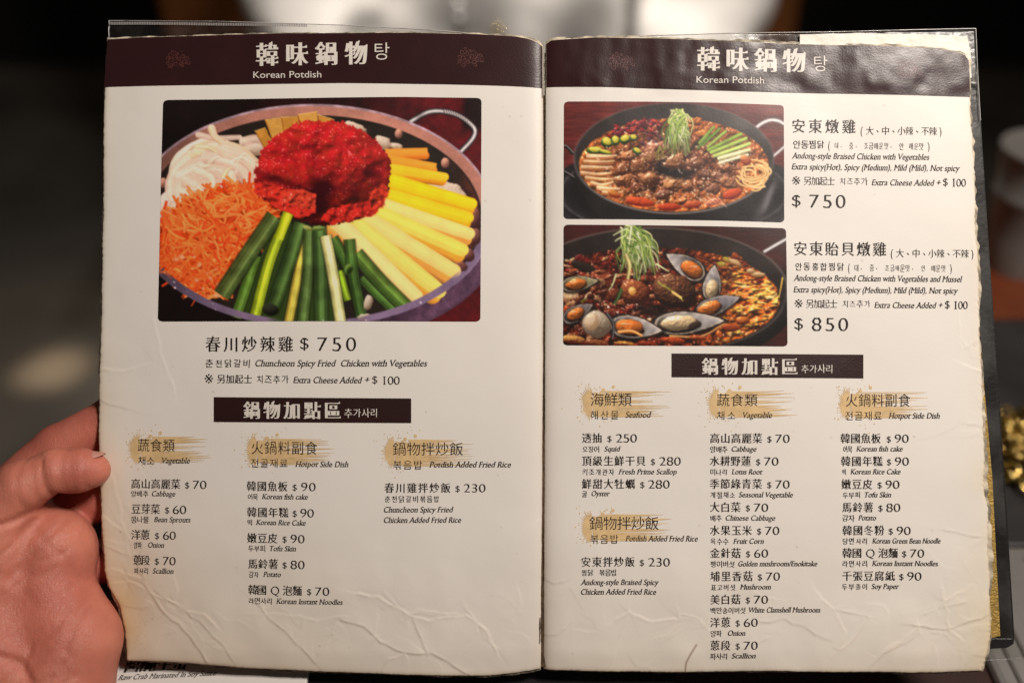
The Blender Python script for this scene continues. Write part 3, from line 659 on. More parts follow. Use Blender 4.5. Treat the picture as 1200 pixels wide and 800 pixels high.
HW, HH = 1220, 830
YY, XX = np.mgrid[0:HH, 0:HW].astype(np.float32)
rs = np.random.RandomState(4)
low = (vnoise((HH, HW), 190, 200, 2) - .5)
midn = (vnoise((HH, HW), 62, 201, 2) - .5)
sml = (vnoise((HH, HW), 22, 202, 2) - .5)
wear = sstep(560, 760, YY) * .9 + .1
wear = np.maximum(wear, sstep(200, 120, XX) * .55)
H = low * 5 + midn * (.5 + 3.0 * wear) + sml * (.08 + .30 * wear)
hd = sstep(116, 96, YY) * sstep(640, 660, XX)
H += hd * (sml * .7 + (vnoise((HH, HW), 48, 203, 2, .6) - .5) * 2.0)
H += -3.6 * np.exp(-np.abs(XX - 637.3) / 6.) - 3.2 * np.exp(-np.abs(XX - 637.3) / 28.)    # pages dip into the gutter
H += 3.0 * sstep(160, 112, XX) * sstep(420, 700, YY)                                  # left corner lifts a little
H += -2.0 * sstep(760, 792, YY)
H += -9.0 * (np.clip(480 - XX, 0, None) / 365.) ** 2                                  # left page bows away towards its outer edge
CREASE = np.zeros((HH, HW), np.float32); STEP = np.zeros((HH, HW), np.float32); STEPW = np.zeros((HH, HW), np.float32)
def crease(pts, amp, w=1.15):
    P = np.array(pts, float); sgn = rs.choice([-1, 1])
    if len(P) > 2:
        P = P + np.vstack([[0, 0], rs.normal(0, 1.2, (len(P) - 2, 2)), [0, 0]])
    Q = [P[0]]
    for a, b in zip(P, P[1:]):                                     # jitter the run of the fold
        n = max(1, int(np.hypot(*(b - a)) / 9))
        for k in range(1, n + 1):
            Q.append(a + (b - a) * k / n + (rs.normal(0, 1.0, 2) if k < n else 0))
    for a, b in zip(Q, Q[1:]):
        x0, x1 = int(min(a[0], b[0]) - 30), int(max(a[0], b[0]) + 31); y0, y1 = int(min(a[1], b[1]) - 30), int(max(a[1], b[1]) + 31)
        x0, y0 = max(x0, 0), max(y0, 0); x1, y1 = min(x1, HW), min(y1, HH)
        if x1 <= x0 or y1 <= y0: continue
        X, Y = XX[y0:y1, x0:x1], YY[y0:y1, x0:x1]; d = b - a; L2 = d @ d + 1e-6
        t = np.clip(((X - a[0]) * d[0] + (Y - a[1]) * d[1]) / L2, 0, 1)
        r = np.hypot(X - a[0] - t * d[0], Y - a[1] - t * d[1])
        k_ = .35 + 1.1 * abs(math.sin(a[0] * .11 + a[1] * .07 + amp * 9)) * rs.uniform(.6, 1.2)
        CREASE[y0:y1, x0:x1] = np.maximum(CREASE[y0:y1, x0:x1], amp * k_ * np.exp(-(r / w) ** 1.3))
        e_ = np.exp(-r / 11.); sd_ = np.sign((X - a[0]) * d[1] - (Y - a[1]) * d[0]) * sgn; k2 = e_ > STEPW[y0:y1, x0:x1]
        STEP[y0:y1, x0:x1] = np.where(k2, amp * .55 * sd_ * e_ * np.clip(r / 1.2, 0, 1), STEP[y0:y1, x0:x1]); STEPW[y0:y1, x0:x1] = np.maximum(STEPW[y0:y1, x0:x1], e_)
for p, a in (([(128, 668), (165, 678), (175, 695), (203, 709), (216, 716), (236, 722), (250, 732)], 1.0), ([(165, 678), (192, 719), (219, 746), (236, 766), (240, 776)], 1.1),
             ([(182, 695), (236, 729), (263, 760), (270, 773)], .9), ([(297, 705), (324, 732), (354, 760), (368, 776)], .9), ([(297, 719), (331, 721), (371, 729), (405, 722)], .6),
             ([(400, 726), (427, 732), (447, 753), (474, 766), (508, 766), (532, 780), (545, 789)], 1.4), ([(420, 695), (444, 697), (461, 709), (481, 719), (501, 729), (518, 724), (548, 722), (569, 739), (582, 763)], 1.1),
             ([(481, 719), (488, 736), (501, 766)], .9), ([(481, 719), (494, 712), (535, 719)], .7), ([(474, 766), (454, 773), (447, 788)], .9), ([(115, 432), (145, 435), (165, 428)], .8), ([(115, 469), (145, 479)], .7),
             ([(116, 604), (148, 628), (155, 641)], .8), ([(118, 640), (150, 652), (168, 680)], .7), ([(179, 375), (189, 422), (202, 456)], .5), ([(130, 560), (140, 600), (150, 660), (140, 700)], .6),
             ([(120, 686), (150, 684), (166, 690)], .9), ([(146, 712), (160, 716), (172, 712)], .8), ([(721, 726), (737, 716), (758, 726), (798, 724)], 1.0), ([(737, 716), (725, 745), (720, 770)], .5),
             ([(800, 719), (820, 726), (834, 739)], .6), ([(959, 695), (979, 714), (989, 739), (982, 760)], .9), ([(884, 729), (921, 726), (948, 739), (969, 749)], .8), ([(979, 714), (1016, 722), (1003, 746), (975, 770)], .8),
             ([(1070, 732), (1104, 736), (1137, 726), (1158, 719)], 1.3), ([(1030, 766), (1070, 739), (1104, 705), (1137, 685)], .8), ([(1016, 786), (1036, 763), (1070, 746)], .9), ([(1104, 689), (1110, 736), (1124, 746)], 1.1),
             ([(1107, 621), (1158, 631)], .7), ([(1084, 719), (1104, 712), (1131, 705)], .7), ([(1110, 736), (1090, 760), (1076, 788)], .7), ([(1134, 497), (1152, 500)], .6), ([(1133, 428), (1150, 436)], .7),
             ([(640, 745), (652, 742), (662, 736)], .7), ([(640, 680), (650, 684), (661, 681)], .7), ([(620, 618), (630, 612), (634, 610)], .5), ([(850, 788), (868, 760), (900, 748)], .5), ([(745, 788), (770, 752), (798, 738)], .4)):
    crease(p, a * .40)
for k in range(60):                                                # fine crackle low on the pages and along the edges
    x, y = rs.uniform(125, 1150), rs.uniform(690, 785)
    if k % 4 == 0: x, y = rs.choice([rs.uniform(114, 150), rs.uniform(1110, 1150)]), rs.uniform(380, 780)
    a = rs.uniform(0, 6.28); p = [(x, y)]
    for q in range(rs.randint(2, 5)):
        a += rs.normal() * .6; x += math.cos(a) * rs.uniform(7, 16); y += math.sin(a) * rs.uniform(7, 16); p.append((x, y))
    crease(p, rs.uniform(.06, .22), 1.1)
H = (H + CREASE + STEP).astype(np.float32)
def hz(x, y):
    """height of the page surface (layout units)"""
    x = np.clip(np.asarray(x, float), 0, HW - 2.01); y = np.clip(np.asarray(y, float), 0, HH - 2.01)
    i, j = y.astype(int), x.astype(int); fy, fx = y - i, x - j
    return (H[i, j] * (1 - fx) + H[i, j + 1] * fx) * (1 - fy) + (H[i + 1, j] * (1 - fx) + H[i + 1, j + 1] * fx) * fy

# outlines of the two worn sheets
OUT = {'left': dict(
    top=[(122, 43), (160, 42), (250, 40), (330, 38.5), (400, 38.5), (470, 38.2), (552, 39.5), (602, 42), (622, 45), (632, 49), (636.5, 53)],
    left=[(122, 43), (118, 100), (117.5, 200), (116, 290), (114, 380), (112.5, 440), (112, 500), (114, 560), (116, 604), (118, 640), (120, 672), (127, 694), (137, 712), (143, 745), (145, 777)],
    bottom=[(145, 777), (210, 778.5), (300, 785), (390, 788.5), (460, 791), (525, 793), (570, 793), (605, 790), (634, 786)],
    right=[(636.5, 53), (637, 300), (636.2, 450), (635.3, 600), (634, 700), (634, 786)]), 'right': dict(
    top=[(639.5, 50), (645, 46), (700, 43.5), (760, 44.5), (820, 47), (900, 49.5), (970, 51.5), (1040, 53), (1100, 56.5), (1124, 60), (1133, 64), (1137, 72)],
    left=[(639.5, 50), (639.2, 300), (638.4, 500), (637.4, 650), (636.8, 787)],
    bottom=[(636.8, 787), (700, 787), (800, 788), (900, 787.5), (1000, 788), (1100, 788.5), (1150, 786)],
    right=[(1137, 72), (1137.5, 114), (1140, 170), (1143, 240), (1147, 330), (1150, 420), (1153, 500), (1153.5, 578), (1157, 592), (1158, 635), (1160.5, 680), (1160.5, 745), (1156, 767), (1150, 786)])}
def curve(pts, n, axis, rag=0., seed=0):
    P = np.array(pts, float); t = np.linspace(0, 1, n)
    s = np.r_[0, np.cumsum(np.hypot(*np.diff(P, axis=0).T))]; s /= s[-1]
    Q = np.stack([np.interp(t, s, P[:, 0]), np.interp(t, s, P[:, 1])], 1)
    if n > 20:                                                     # ease the corners of the polyline
        k = np.hanning(13); k /= k.sum(); R_ = np.stack([np.convolve(np.pad(Q[:, i], 6, 'edge'), k, 'valid') for i in (0, 1)], 1)
        Q[6:-6] = R_[6:-6]
    if rag:
        nz = (vnoise((1, n), 2.3, seed, 1)[0] - .5) * 1.1 * rag + (vnoise((1, n), 26, seed + 1, 3)[0] - .5) * 2.4 * rag
        Q[:, 1 - axis] += nz * np.clip(np.minimum(np.arange(n), n - 1 - np.arange(n)) / 4., 0, 1)
    return Q
def coons(o, nu, nv, rag=(0, 0, 0, 0), seed=0, grow=(0, 0, 0, 0)):
    """grow/rag: left, right, top, bottom"""
    T = curve(o['top'], nu, 0, rag[2], seed); B = curve(o['bottom'], nu, 0, rag[3], seed + 2)
    Lf = curve(o['left'], nv, 1, rag[0], seed + 4); R_ = curve(o['right'], nv, 1, rag[1], seed + 6)
    Lf = Lf - [grow[0], 0]; R_ = R_ + [grow[1], 0]; T = T - [0, grow[2]]; B = B + [0, grow[3]]
    for a, b, ia, ib in ((T, Lf, 0, 0), (T, R_, -1, 0), (B, Lf, 0, -1), (B, R_, -1, -1)):
        c = np.array([b[ib, 0], a[ia, 1]]); a[ia] = c; b[ib] = c
    u = np.linspace(0, 1, nu)[None, :, None]; v = np.linspace(0, 1, nv)[:, None, None]
    P = (1 - v) * T[None] + v * B[None] + (1 - u) * Lf[:, None] + u * R_[:, None]
    P -= (1 - u) * (1 - v) * T[0] + u * (1 - v) * T[-1] + (1 - u) * v * B[0] + u * v * B[-1]
    return P                                                       # nv, nu, 2
def slab(name, P, z, thick, m, parent, colour=None, smooth=True):
    """a sheet over a grid of layout points with a real edge and back"""
    nv, nu = P.shape[:2]
    X, Y = P[..., 0].ravel(), P[..., 1].ravel()
    V = loc(X, Y, z.ravel() if np.ndim(z) else np.full(X.shape, z))
    F = grid_faces(nu, nv)
    b = np.r_[np.arange(nu), np.arange(1, nv) * nu + nu - 1, (nv - 1) * nu + np.arange(nu - 2, -1, -1), np.arange(nv - 2, 0, -1) * nu]
    n0 = len(V); V2 = V[b].copy(); V2[:, 2] -= thick * U
    bn = np.roll(np.arange(len(b)), -1)
    S_ = np.stack([b, b[bn], n0 + bn, n0 + np.arange(len(b))], 1)
    V2b = V2.copy(); V2b[:, 2] -= .0
    c = V2.mean(0); cidx = n0 + len(b)
    back = np.stack([n0 + np.arange(len(b)), n0 + bn, np.full(len(b), cidx), np.full(len(b), cidx)], 1)
    me = bpy.data.meshes.new(name)
    allV = np.vstack([V, V2, c[None]])
    quads = np.vstack([F, S_]); tris = back[:, :3]
    loops = np.r_[quads.ravel(), tris.ravel()].astype(np.int32)
    me.vertices.add(len(allV)); me.vertices.foreach_set('co', allV.astype(np.float32).ravel())
    me.loops.add(len(loops)); me.loops.foreach_set('vertex_index', loops)
    starts = np.r_[np.arange(len(quads)) * 4, len(quads) * 4 + np.arange(len(tris)) * 3].astype(np.int32)
    tot = np.r_[np.full(len(quads), 4), np.full(len(tris), 3)].astype(np.int32)
    me.polygons.add(len(starts)); me.polygons.foreach_set('loop_start', starts); me.polygons.foreach_set('loop_total', tot)
    me.update(calc_edges=True); me.validate()
    sm = np.ones(len(starts), bool); sm[len(F):] = False
    me.polygons.foreach_set('use_smooth', sm)
    if colour is not None:
        C = np.vstack([colour, colour[b] * .72, colour[:1]]); vcol(me, C)
    o = bpy.data.objects.new(name, me); COL.objects.link(o); me.materials.append(m); o.parent = parent
    return o

M_paper = mat('worn_coated_paper', rough=.44, spec=.42, attr='ink', bump=(700, .05, .0005))
M_print = mat('printed_ink', rough=.36, spec=.45, attr='ink', bump=(700, .05, .0005))
M_band = mat('brown_print', L8(48, 25, 27), rough=.31, spec=.34, bump=(1100, .09, .0006), var=(70, .10))
M_black_ink = mat('black_ink', (.018, .012, .010), rough=.42, spec=.4)
M_white_ink = mat('unprinted_white', (.72, .67, .60), rough=.44, spec=.4)
M_tan_ink = mat('tan_ink', L8(218, 187, 138), rough=.44, spec=.4, var=(260, .10))
M_red_ink = mat('dull_red_ink', L8(90, 48, 44), rough=.42, spec=.5)
M_board = mat('torn_board', rough=.85, spec=.2, attr='ink', bump=(700, .5, .001))
M_cover = mat('black_leatherette', (.011, .010, .011), rough=.5, spec=.3, bump=(420, .35, .001))
M_gold = mat('gold_card', L8(168, 138, 70), rough=.5, spec=.5, metal=.3, bump=(900, .8, .001), var=(500, .25))

menu = empty('open_menu', MENU, 'worn open menu with two printed pages of hot pot dishes held over the table', 'menu')
PAPER = np.array([.80, .758, .70])

def stain_and_tone(X, Y, d_edge, side):
    """wear and tone of the paper: yellowing, thumb grime, cracks, browner gutter and lower left"""
    i = np.clip(Y.astype(int), 0, HH - 1); j = np.clip(X.astype(int), 0, HW - 1)
    nl = low[i, j] + .5; nm = midn[i, j] + .5; ns = sml[i, j] + .5
    C = np.tile(PAPER, (len(X), 1))
    def over(a, col):
        nonlocal C
        a = np.clip(a, 0, 1)[:, None]; C = C * (1 - a) + C * np.array(col) * a
    over(sstep(600, 790, Y) * (.35 + .6 * nl) * .55, (.90, .83, .73))
    over(np.exp(-d_edge / 2.2) * (.2 + .9 * ns) * .7, (.80, .66, .42))
    over(np.exp(-d_edge / 14.) * (.1 + .9 * nm) * .6, (.95, .87, .70))
    if side == 'left':
        over(np.exp(-((X - 140) / 26) ** 2 - ((Y - 725) / 60) ** 2) * (.4 + .9 * ns) * .75, (.86, .72, .46))
        over(np.exp(-((X - 112) / 34) ** 2) * sstep(330, 620, Y) * (.3 + .8 * nm) * .7, (.93, .82, .68))
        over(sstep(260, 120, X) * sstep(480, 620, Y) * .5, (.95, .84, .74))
        over(sstep(520, 160, X) * sstep(540, 760, Y) * (.3 + .7 * nl), (.90, .83, .73))  # page gets browner towards its lower left
        for (x0, y0, r, n_, s_) in ((166, 722, 9, 26, 5), (160, 742, 8, 14, 6)):
            q = np.random.RandomState(s_)
            for k in range(n_):
                xx, yy = q.normal(x0, r), q.normal(y0, r); over(np.exp(-((X - xx) ** 2 + (Y - yy) ** 2) / q.uniform(.3, 1.0)) * .45, (.75, .52, .32))
    else:
        over(sstep(1100, 1156, X) * sstep(420, 780, Y) * (.2 + .9 * nm) * .7, (.94, .86, .66))
        for (pts, w, a) in (([(803, 787), (804, 776), (809, 766), (816, 755)], .9, .95), ([(1148, 385), (1150, 400), (1152, 440), (1154, 470), (1153, 500), (1155, 540), (1156, 570)], 1.2, .85)):
            dm = np.full(len(X), 1e9)
            for (xa, ya), (xb, yb) in zip(pts, pts[1:]):
                L2 = (xb - xa) ** 2 + (yb - ya) ** 2; t = np.clip(((X - xa) * (xb - xa) + (Y - ya) * (yb - ya)) / L2, 0, 1)
                dm = np.minimum(dm, np.hypot(X - xa - t * (xb - xa), Y - ya - t * (yb - ya)))
            over(np.exp(-(dm / w) ** 2) * a, (.30, .18, .10))
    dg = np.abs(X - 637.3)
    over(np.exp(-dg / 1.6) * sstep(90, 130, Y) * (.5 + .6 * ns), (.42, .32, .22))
    over(np.exp(-dg / 9.) * .35, (.85, .76, .62))  # browner towards the gutter
    q = np.random.RandomState(9 if side == 'left' else 10)
    for k in range(46):                                            # specks
        xx, yy = q.uniform(120, 636) + (0 if side == 'left' else 518), q.uniform(110, 780)
        over(np.exp(-((X - xx) ** 2 + (Y - yy) ** 2) / q.uniform(.4, 1.6)) * q.uniform(.15, .7), (.5, .38, .28))
    cr = CREASE[i, j]
    over(sstep(.35, .9, cr) * .35, (1.08, 1.08, 1.06)); over(sstep(.12, .4, cr) * sstep(.9, .4, cr) * (.2 + nm * .4), (.90, .83, .72))
    return np.clip(C, 0, .95)

pages = {}
for side in ('left', 'right'):
    o = OUT[side]; nu, nv = 400, 570
    rag = (.7, .25, .6, .4) if side == 'left' else (.25, 1.4, .9, .4)
    P = coons(o, nu, nv, rag, 300 if side == 'left' else 320)
    X, Y = P[..., 0].ravel(), P[..., 1].ravel()
    # distance from the sheet's rim
    ii, jj = np.mgrid[0:nv, 0:nu]
    hx = 510. / nu; hy = 740. / nv
    dl = jj * hx; dr = (nu - 1 - jj) * hx; dt = ii * hy; db = (nv - 1 - ii) * hy
    d = np.minimum(np.minimum(dt, db), dl if side == 'left' else dr).ravel()
    C = stain_and_tone(X, Y, d, side)
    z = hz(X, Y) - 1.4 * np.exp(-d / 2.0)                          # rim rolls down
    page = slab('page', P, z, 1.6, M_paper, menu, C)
    tag(page, 'left page with one big dish photograph and stained lower corner' if side == 'left' else 'right page with two dish photographs and ragged outer edge')
    pages[side] = page
    # torn layer of board showing past the printed sheet
    g = (1.4, 0, 2.2, 1.6) if side == 'left' else (0, 3.4, 2.4, 1.2)
    rg = (1.4, 0, 1.4, 1.0) if side == 'left' else (0, 2.8, 1.6, .8)
    Pb = coons(o, 160, 230, rg, 340 if side == 'left' else 360, g)
    Xb, Yb = Pb[..., 0].ravel(), Pb[..., 1].ravel()
    nb = vnoise((230, 160), 3, 77, 3).ravel()
    Cb = np.array([.62, .54, .41])[None] * (.05 + 1.5 * nb[:, None] ** 1.3); Cb = np.clip(Cb, .02, .85)
    bd = slab('torn_board', Pb, (hz(Xb, Yb) - 3.0 + (nb - .5) * .8), 2.6, M_board, menu, Cb)
    tag(bd, 'frayed yellowed board layer showing along the page edge')

def patch(name, corners, m, parent, lift, colour=None, nu=None, nv=None, radius=0., img=None):
    """a printed area on the page: a grid between four layout corner curves (top, bottom as point lists)"""
    top, bot = corners
    nu = nu or 200; nv = nv or 40
    T = curve(top, nu, 0); B = curve(bot, nu, 0)
    v = np.linspace(0, 1, nv)[:, None, None]
    P = (1 - v) * T[None] + v * B[None]
    X, Y = P[..., 0].ravel(), P[..., 1].ravel()
    F = grid_faces(nu, nv)
    if radius:                                                     # rounded corners: slide the outer samples along the arc
        w_, h_ = T[-1, 0] - T[0, 0], B[0, 1] - T[0, 1]
        uu = np.tile(np.linspace(0, 1, nu), nv) * w_; vv = np.repeat(np.linspace(0, 1, nv), nu) * h_
        qx = np.minimum(uu, w_ - uu); qy = np.minimum(vv, h_ - vv)
        inset = np.where(qy < radius, radius - np.sqrt(np.clip(radius ** 2 - (radius - qy) ** 2, 0, None)), 0)
        k = (w_ / 2 - inset) / (w_ / 2)
        cx = (T[0, 0] + T[-1, 0]) / 2
        X = cx + (X - cx) * k
    me = mesh_np(name, loc(X, Y, hz(X, Y) + lift), F)
    if img is not None:
        c = img; j = np.clip((X - c.x0) * c.ss, 0, c.w - 1.01); i = np.clip((Y - c.y0) * c.ss, 0, c.h - 1.01)
        a, b = i.astype(int), j.astype(int); fa, fb = (i - a)[:, None], (j - b)[:, None]
        A = c.a
        b1 = np.minimum(b + 1, c.w - 1); a1 = np.minimum(a + 1, c.h - 1)
        colour = (A[a, b] * (1 - fb) + A[a, b1] * fb) * (1 - fa) + (A[a1, b] * (1 - fb) + A[a1, b1] * fb) * fa
        colour = np.clip(lin(np.clip(colour, 0, 1)) * INK[c.key], 0, .9)
    if colour is not None: vcol(me, colour)
    return link(name, me, m, parent, True)

BAND, INKZ = .30, .55                                              # lift of printed areas and of lettering over the sheet
Lp, Rp = pages['left'], pages['right']
hb = patch('header_band', ([(122.6, 43.6), (160, 42.4), (250, 40.5), (330, 39), (400, 39), (470, 38.8), (552, 40), (602, 42.6), (621, 45.6), (631, 49.6), (635.5, 53.6)], [(118.2, 100), (300, 98.5), (400, 97.5), (520, 99), (600, 101), (636, 102.5)]), M_band, Lp, BAND, nu=320, nv=40)
hb2 = patch('header_band', ([(640.4, 50.5), (646, 46.8), (700, 44.2), (760, 45.2), (820, 47.6), (900, 50.2), (970, 52.2), (1040, 53.7), (1100, 57.3), (1122, 60.6), (1131, 64.6), (1135.6, 71)], [(640.4, 101.5), (720, 102.5), (800, 105.6), (900, 108), (1000, 110), (1137, 113.8)]), M_band, Rp, BAND, nu=320, nv=40)

INK = {'platter': 1.22, 'braised': 1.08, 'mussel': 1.08}
cv = paint_chicken_platter(); cv.key = 'platter'
ph = patch('dish_photograph', ([(190, 116.5), (300, 115.8), (400, 114.5), (480, 113.8), (564.3, 115)], [(183, 376.5), (300, 376.3), (420, 376.3), (563, 376.8)]), M_print, Lp, BAND, nu=380, nv=262, radius=5, img=cv)
tag(ph, 'printed photograph of red marinated chicken with carrots, scallions and yellow sticks in a pan')
cv = paint_braised_pot(); cv.key = 'braised'
ph = patch('dish_photograph', ([(661, 119), (760, 119.5), (850, 121), (918.7, 123)], [(660.5, 256.5), (760, 257.2), (850, 258.6), (919.3, 260.5)]), M_print, Rp, BAND, nu=262, nv=140, radius=4.5, img=cv)
tag(ph, 'printed photograph of brown braised chicken hot pot topped with shredded scallion')
cv = paint_mussel_pot(); cv.key = 'mussel'
ph = patch('dish_photograph', ([(660.6, 263.2), (760, 264), (850, 265.5), (921.3, 267.3)], [(660, 404.5), (760, 405), (850, 405.2), (922.8, 405.8)]), M_print, Rp, BAND, nu=264, nv=144, radius=4.5, img=cv)
tag(ph, 'printed photograph of hot pot with mussels in open shells')
M_banner = mat('dark_banner_print', L8(42, 20, 20), rough=.40, spec=.5, bump=(1500, .15, .0008))
patch('banner', ([(249.8, 465.2), (360, 465.8), (482, 466.6)], [(249.8, 494.4), (360, 494.8), (482, 495.4)]), M_banner, Lp, BAND, nu=120, nv=18)
patch('banner', ([(787, 414), (900, 414.6), (1011.5, 415.4)], [(787, 441.8), (900, 442.4), (1011.5, 443.2)]), M_banner, Rp, BAND, nu=120, nv=18)

# ---------------------------------------------------------------- brush marks and emblems
def flat_mesh(name, polys, m, parent, lift):
    """many small filled outlines as one printed mark; each outline sits a hair over the one before"""
    V, F, n0 = [], [], 0
    for k, p in enumerate(polys):
        p = np.asarray(p, float)
        v, _, f, *_ = delaunay_2d_cdt([Vector(q) for q in p], [], [list(range(len(p)))], 1, 1e-6)
        if not f: continue
        v = np.array([tuple(q) for q in v])
        V.append(loc(v[:, 0], v[:, 1], hz(v[:, 0], v[:, 1]) + lift + k * .0006))
        for t in f:
            t = list(t)
            # outward winding (layout y runs down)
            a, b, c = v[t[0]], v[t[1]], v[t[2]]
            if (b[0] - a[0]) * (c[1] - a[1]) - (b[1] - a[1]) * (c[0] - a[0]) > 0: t = t[::-1]
            for q in range(1, len(t) - 1): F.append((n0 + t[0], n0 + t[q], n0 + t[q + 1]))
        n0 += len(v)
    return link(name, mesh_np(name, np.vstack(V), np.array(F)), m, parent)
def strand(xa, xb, y, w, bow, r):
    t = np.linspace(0, 1, 10); x = xa + (xb - xa) * t; c = y + bow * (t * t - t * .4)
    h = w / 2 * (1 - t ** 2.2) * (1 + .25 * r.normal(size=10).cumsum() * .3).clip(.5, 1.4) + .08
    return list(zip(x, c - h)) + list(zip(x[::-1], (c + h)[::-1]))
def brush_mark(x0, x1, y0, y1, parent, seed):
    r = np.random.RandomState(seed); polys = []
    h = y1 - y0; xc = x0 + 12; yc = (y0 + y1) / 2
    pts = []                                                       # splashed left end
    for k in range(44):
        a = math.pi * .5 + math.pi * k / 43
        R = (1 + (.10 + .42 * r.rand() ** 2 if k % 2 else -.16 * r.rand() - .04))
        pts.append((xc + 11 * R * math.cos(a), yc + h * .5 * R * math.sin(a) * (1 if abs(math.sin(a)) < .97 else .95)))
    pts = pts[::-1]
    top = [(xc + (x1 - xc) * t, y0 + h * (.08 + .03 * r.rand()) + 1.2 * math.sin(t * 9)) for t in np.linspace(.02, .24, 8)]
    bot = [(xc + (x1 - xc) * t, y1 - h * (.05 + .05 * r.rand())) for t in np.linspace(.34, .02, 8)]
    polys.append(pts + top + bot)
    n = 15
    for k in range(n):
        y = y0 + h * (.08 + .86 * k / (n - 1)); L = r.uniform(.72, 1.0) if k not in (4, 7) else .5
        polys.append(strand(xc + (x1 - xc) * r.uniform(.06, .22), xc + (x1 - xc) * L, y, h / n * r.uniform(.45, 1.3), r.uniform(-3, .5), r))
    def dot(x, y, q):
        a = np.linspace(0, 2 * math.pi, 9)[:-1]; return [(x + q * math.cos(t) * r.uniform(.8, 1.2), y + q * math.sin(t) * r.uniform(.8, 1.2)) for t in a]
    polys.append(dot(x0 + 37, y0 - 3, 2.0)); polys.append(dot(x0 + 25, y0 + 1, 2.3)); polys.append(dot(x0 + 22, y0 + 3.5, 1.6))
    for k in range(46):
        x = x0 + r.uniform(-6, 42); y = (y0 - r.exponential(4) + 1) if k % 2 else (y1 + r.exponential(4) - 1)
        if k % 5 == 0: x, y = x0 - r.exponential(3), r.uniform(y0, y1)
        polys.append(dot(x, y, r.uniform(.25, .85)))
    return flat_mesh('brush_mark', polys, M_tan_ink, parent, BAND)
for k, (x0, x1, y0, y1, p) in enumerate(((149, 249, 510.5, 543.5, Lp), (288, 392, 512, 545.5, Lp), (450, 558, 513.5, 547, Lp), (682, 787, 456, 489.5, Rp), (830, 934, 456.5, 490, Rp), (983, 1088, 457, 490.5, Rp), (681.5, 790, 601, 635, Rp))):
    brush_mark(x0, x1, y0, y1, p, 500 + k)

def emblem(x0, y0, x1, y1, parent, seed):
    """scrolled bird emblem: small loops and curls of fine line"""
    r = np.random.RandomState(seed); polys = []
    sx, sy = (x1 - x0) / 32., (y1 - y0) / 23.
    def line(pts, w):
        P = np.array(pts, float); d = np.gradient(P, axis=0); n = np.stack([-d[:, 1], d[:, 0]], 1); n /= np.linalg.norm(n, axis=1)[:, None] + 1e-9
        tw = w * np.sin(np.linspace(.25, 2.9, len(P)))[:, None]
        q = np.vstack([P + n * tw, (P - n * tw)[::-1]]); polys.append([(x0 + a * sx, y0 + b * sy) for a, b in q])
    def curl(cx, cy, R, a0, turns, w=.42):
        t = np.linspace(0, 1, 16); a = a0 + turns * 2 * math.pi * t; rr = R * (1 - .72 * t)
        line(list(zip(cx + rr * np.cos(a), cy + rr * np.sin(a) * .9)), w)
    for (cx, cy, R, a0, tn) in ((7, 6, 3.4, 0, 1.2), (5, 11, 3, 2, 1.1), (9, 13, 3.6, 1, 1.3), (12, 8, 3, 3, -1.2), (14, 17, 3.4, .5, 1.2), (8, 19, 3.4, 4, -1.2), (18, 12, 3.8, 2, 1.3), (20, 18, 3.2, 1, -1.2),
                                (23, 9, 3.2, 3, 1.2), (25, 14, 3.6, 0, 1.3), (28, 10, 2.8, 2, -1.2), (29, 16, 2.8, 4, 1.2), (4, 16, 2.4, 1, 1.1), (10, 3, 2.2, 2, -1.1), (16, 5, 2, 3, 1.1), (22, 20, 2.4, 3, 1.2)):
        curl(cx + r.normal() * .4, cy + r.normal() * .4, R, a0, tn)
    for k in range(22):
        a = r.uniform(0, 6.28); cx, cy = r.uniform(3, 29), r.uniform(3, 20); t = np.linspace(0, 1, 6)
        line(list(zip(cx + 4 * t * math.cos(a), cy + 4 * t * math.sin(a) + 1.4 * t * t)), .3)
    return flat_mesh('emblem', polys, M_red_ink, parent, INKZ)
emblem(191, 57, 222, 80, Lp, 1); emblem(535, 55, 567, 79, Lp, 2); emblem(712, 60, 744, 83, Rp, 3); emblem(1048, 70, 1081, 94, Rp, 4)
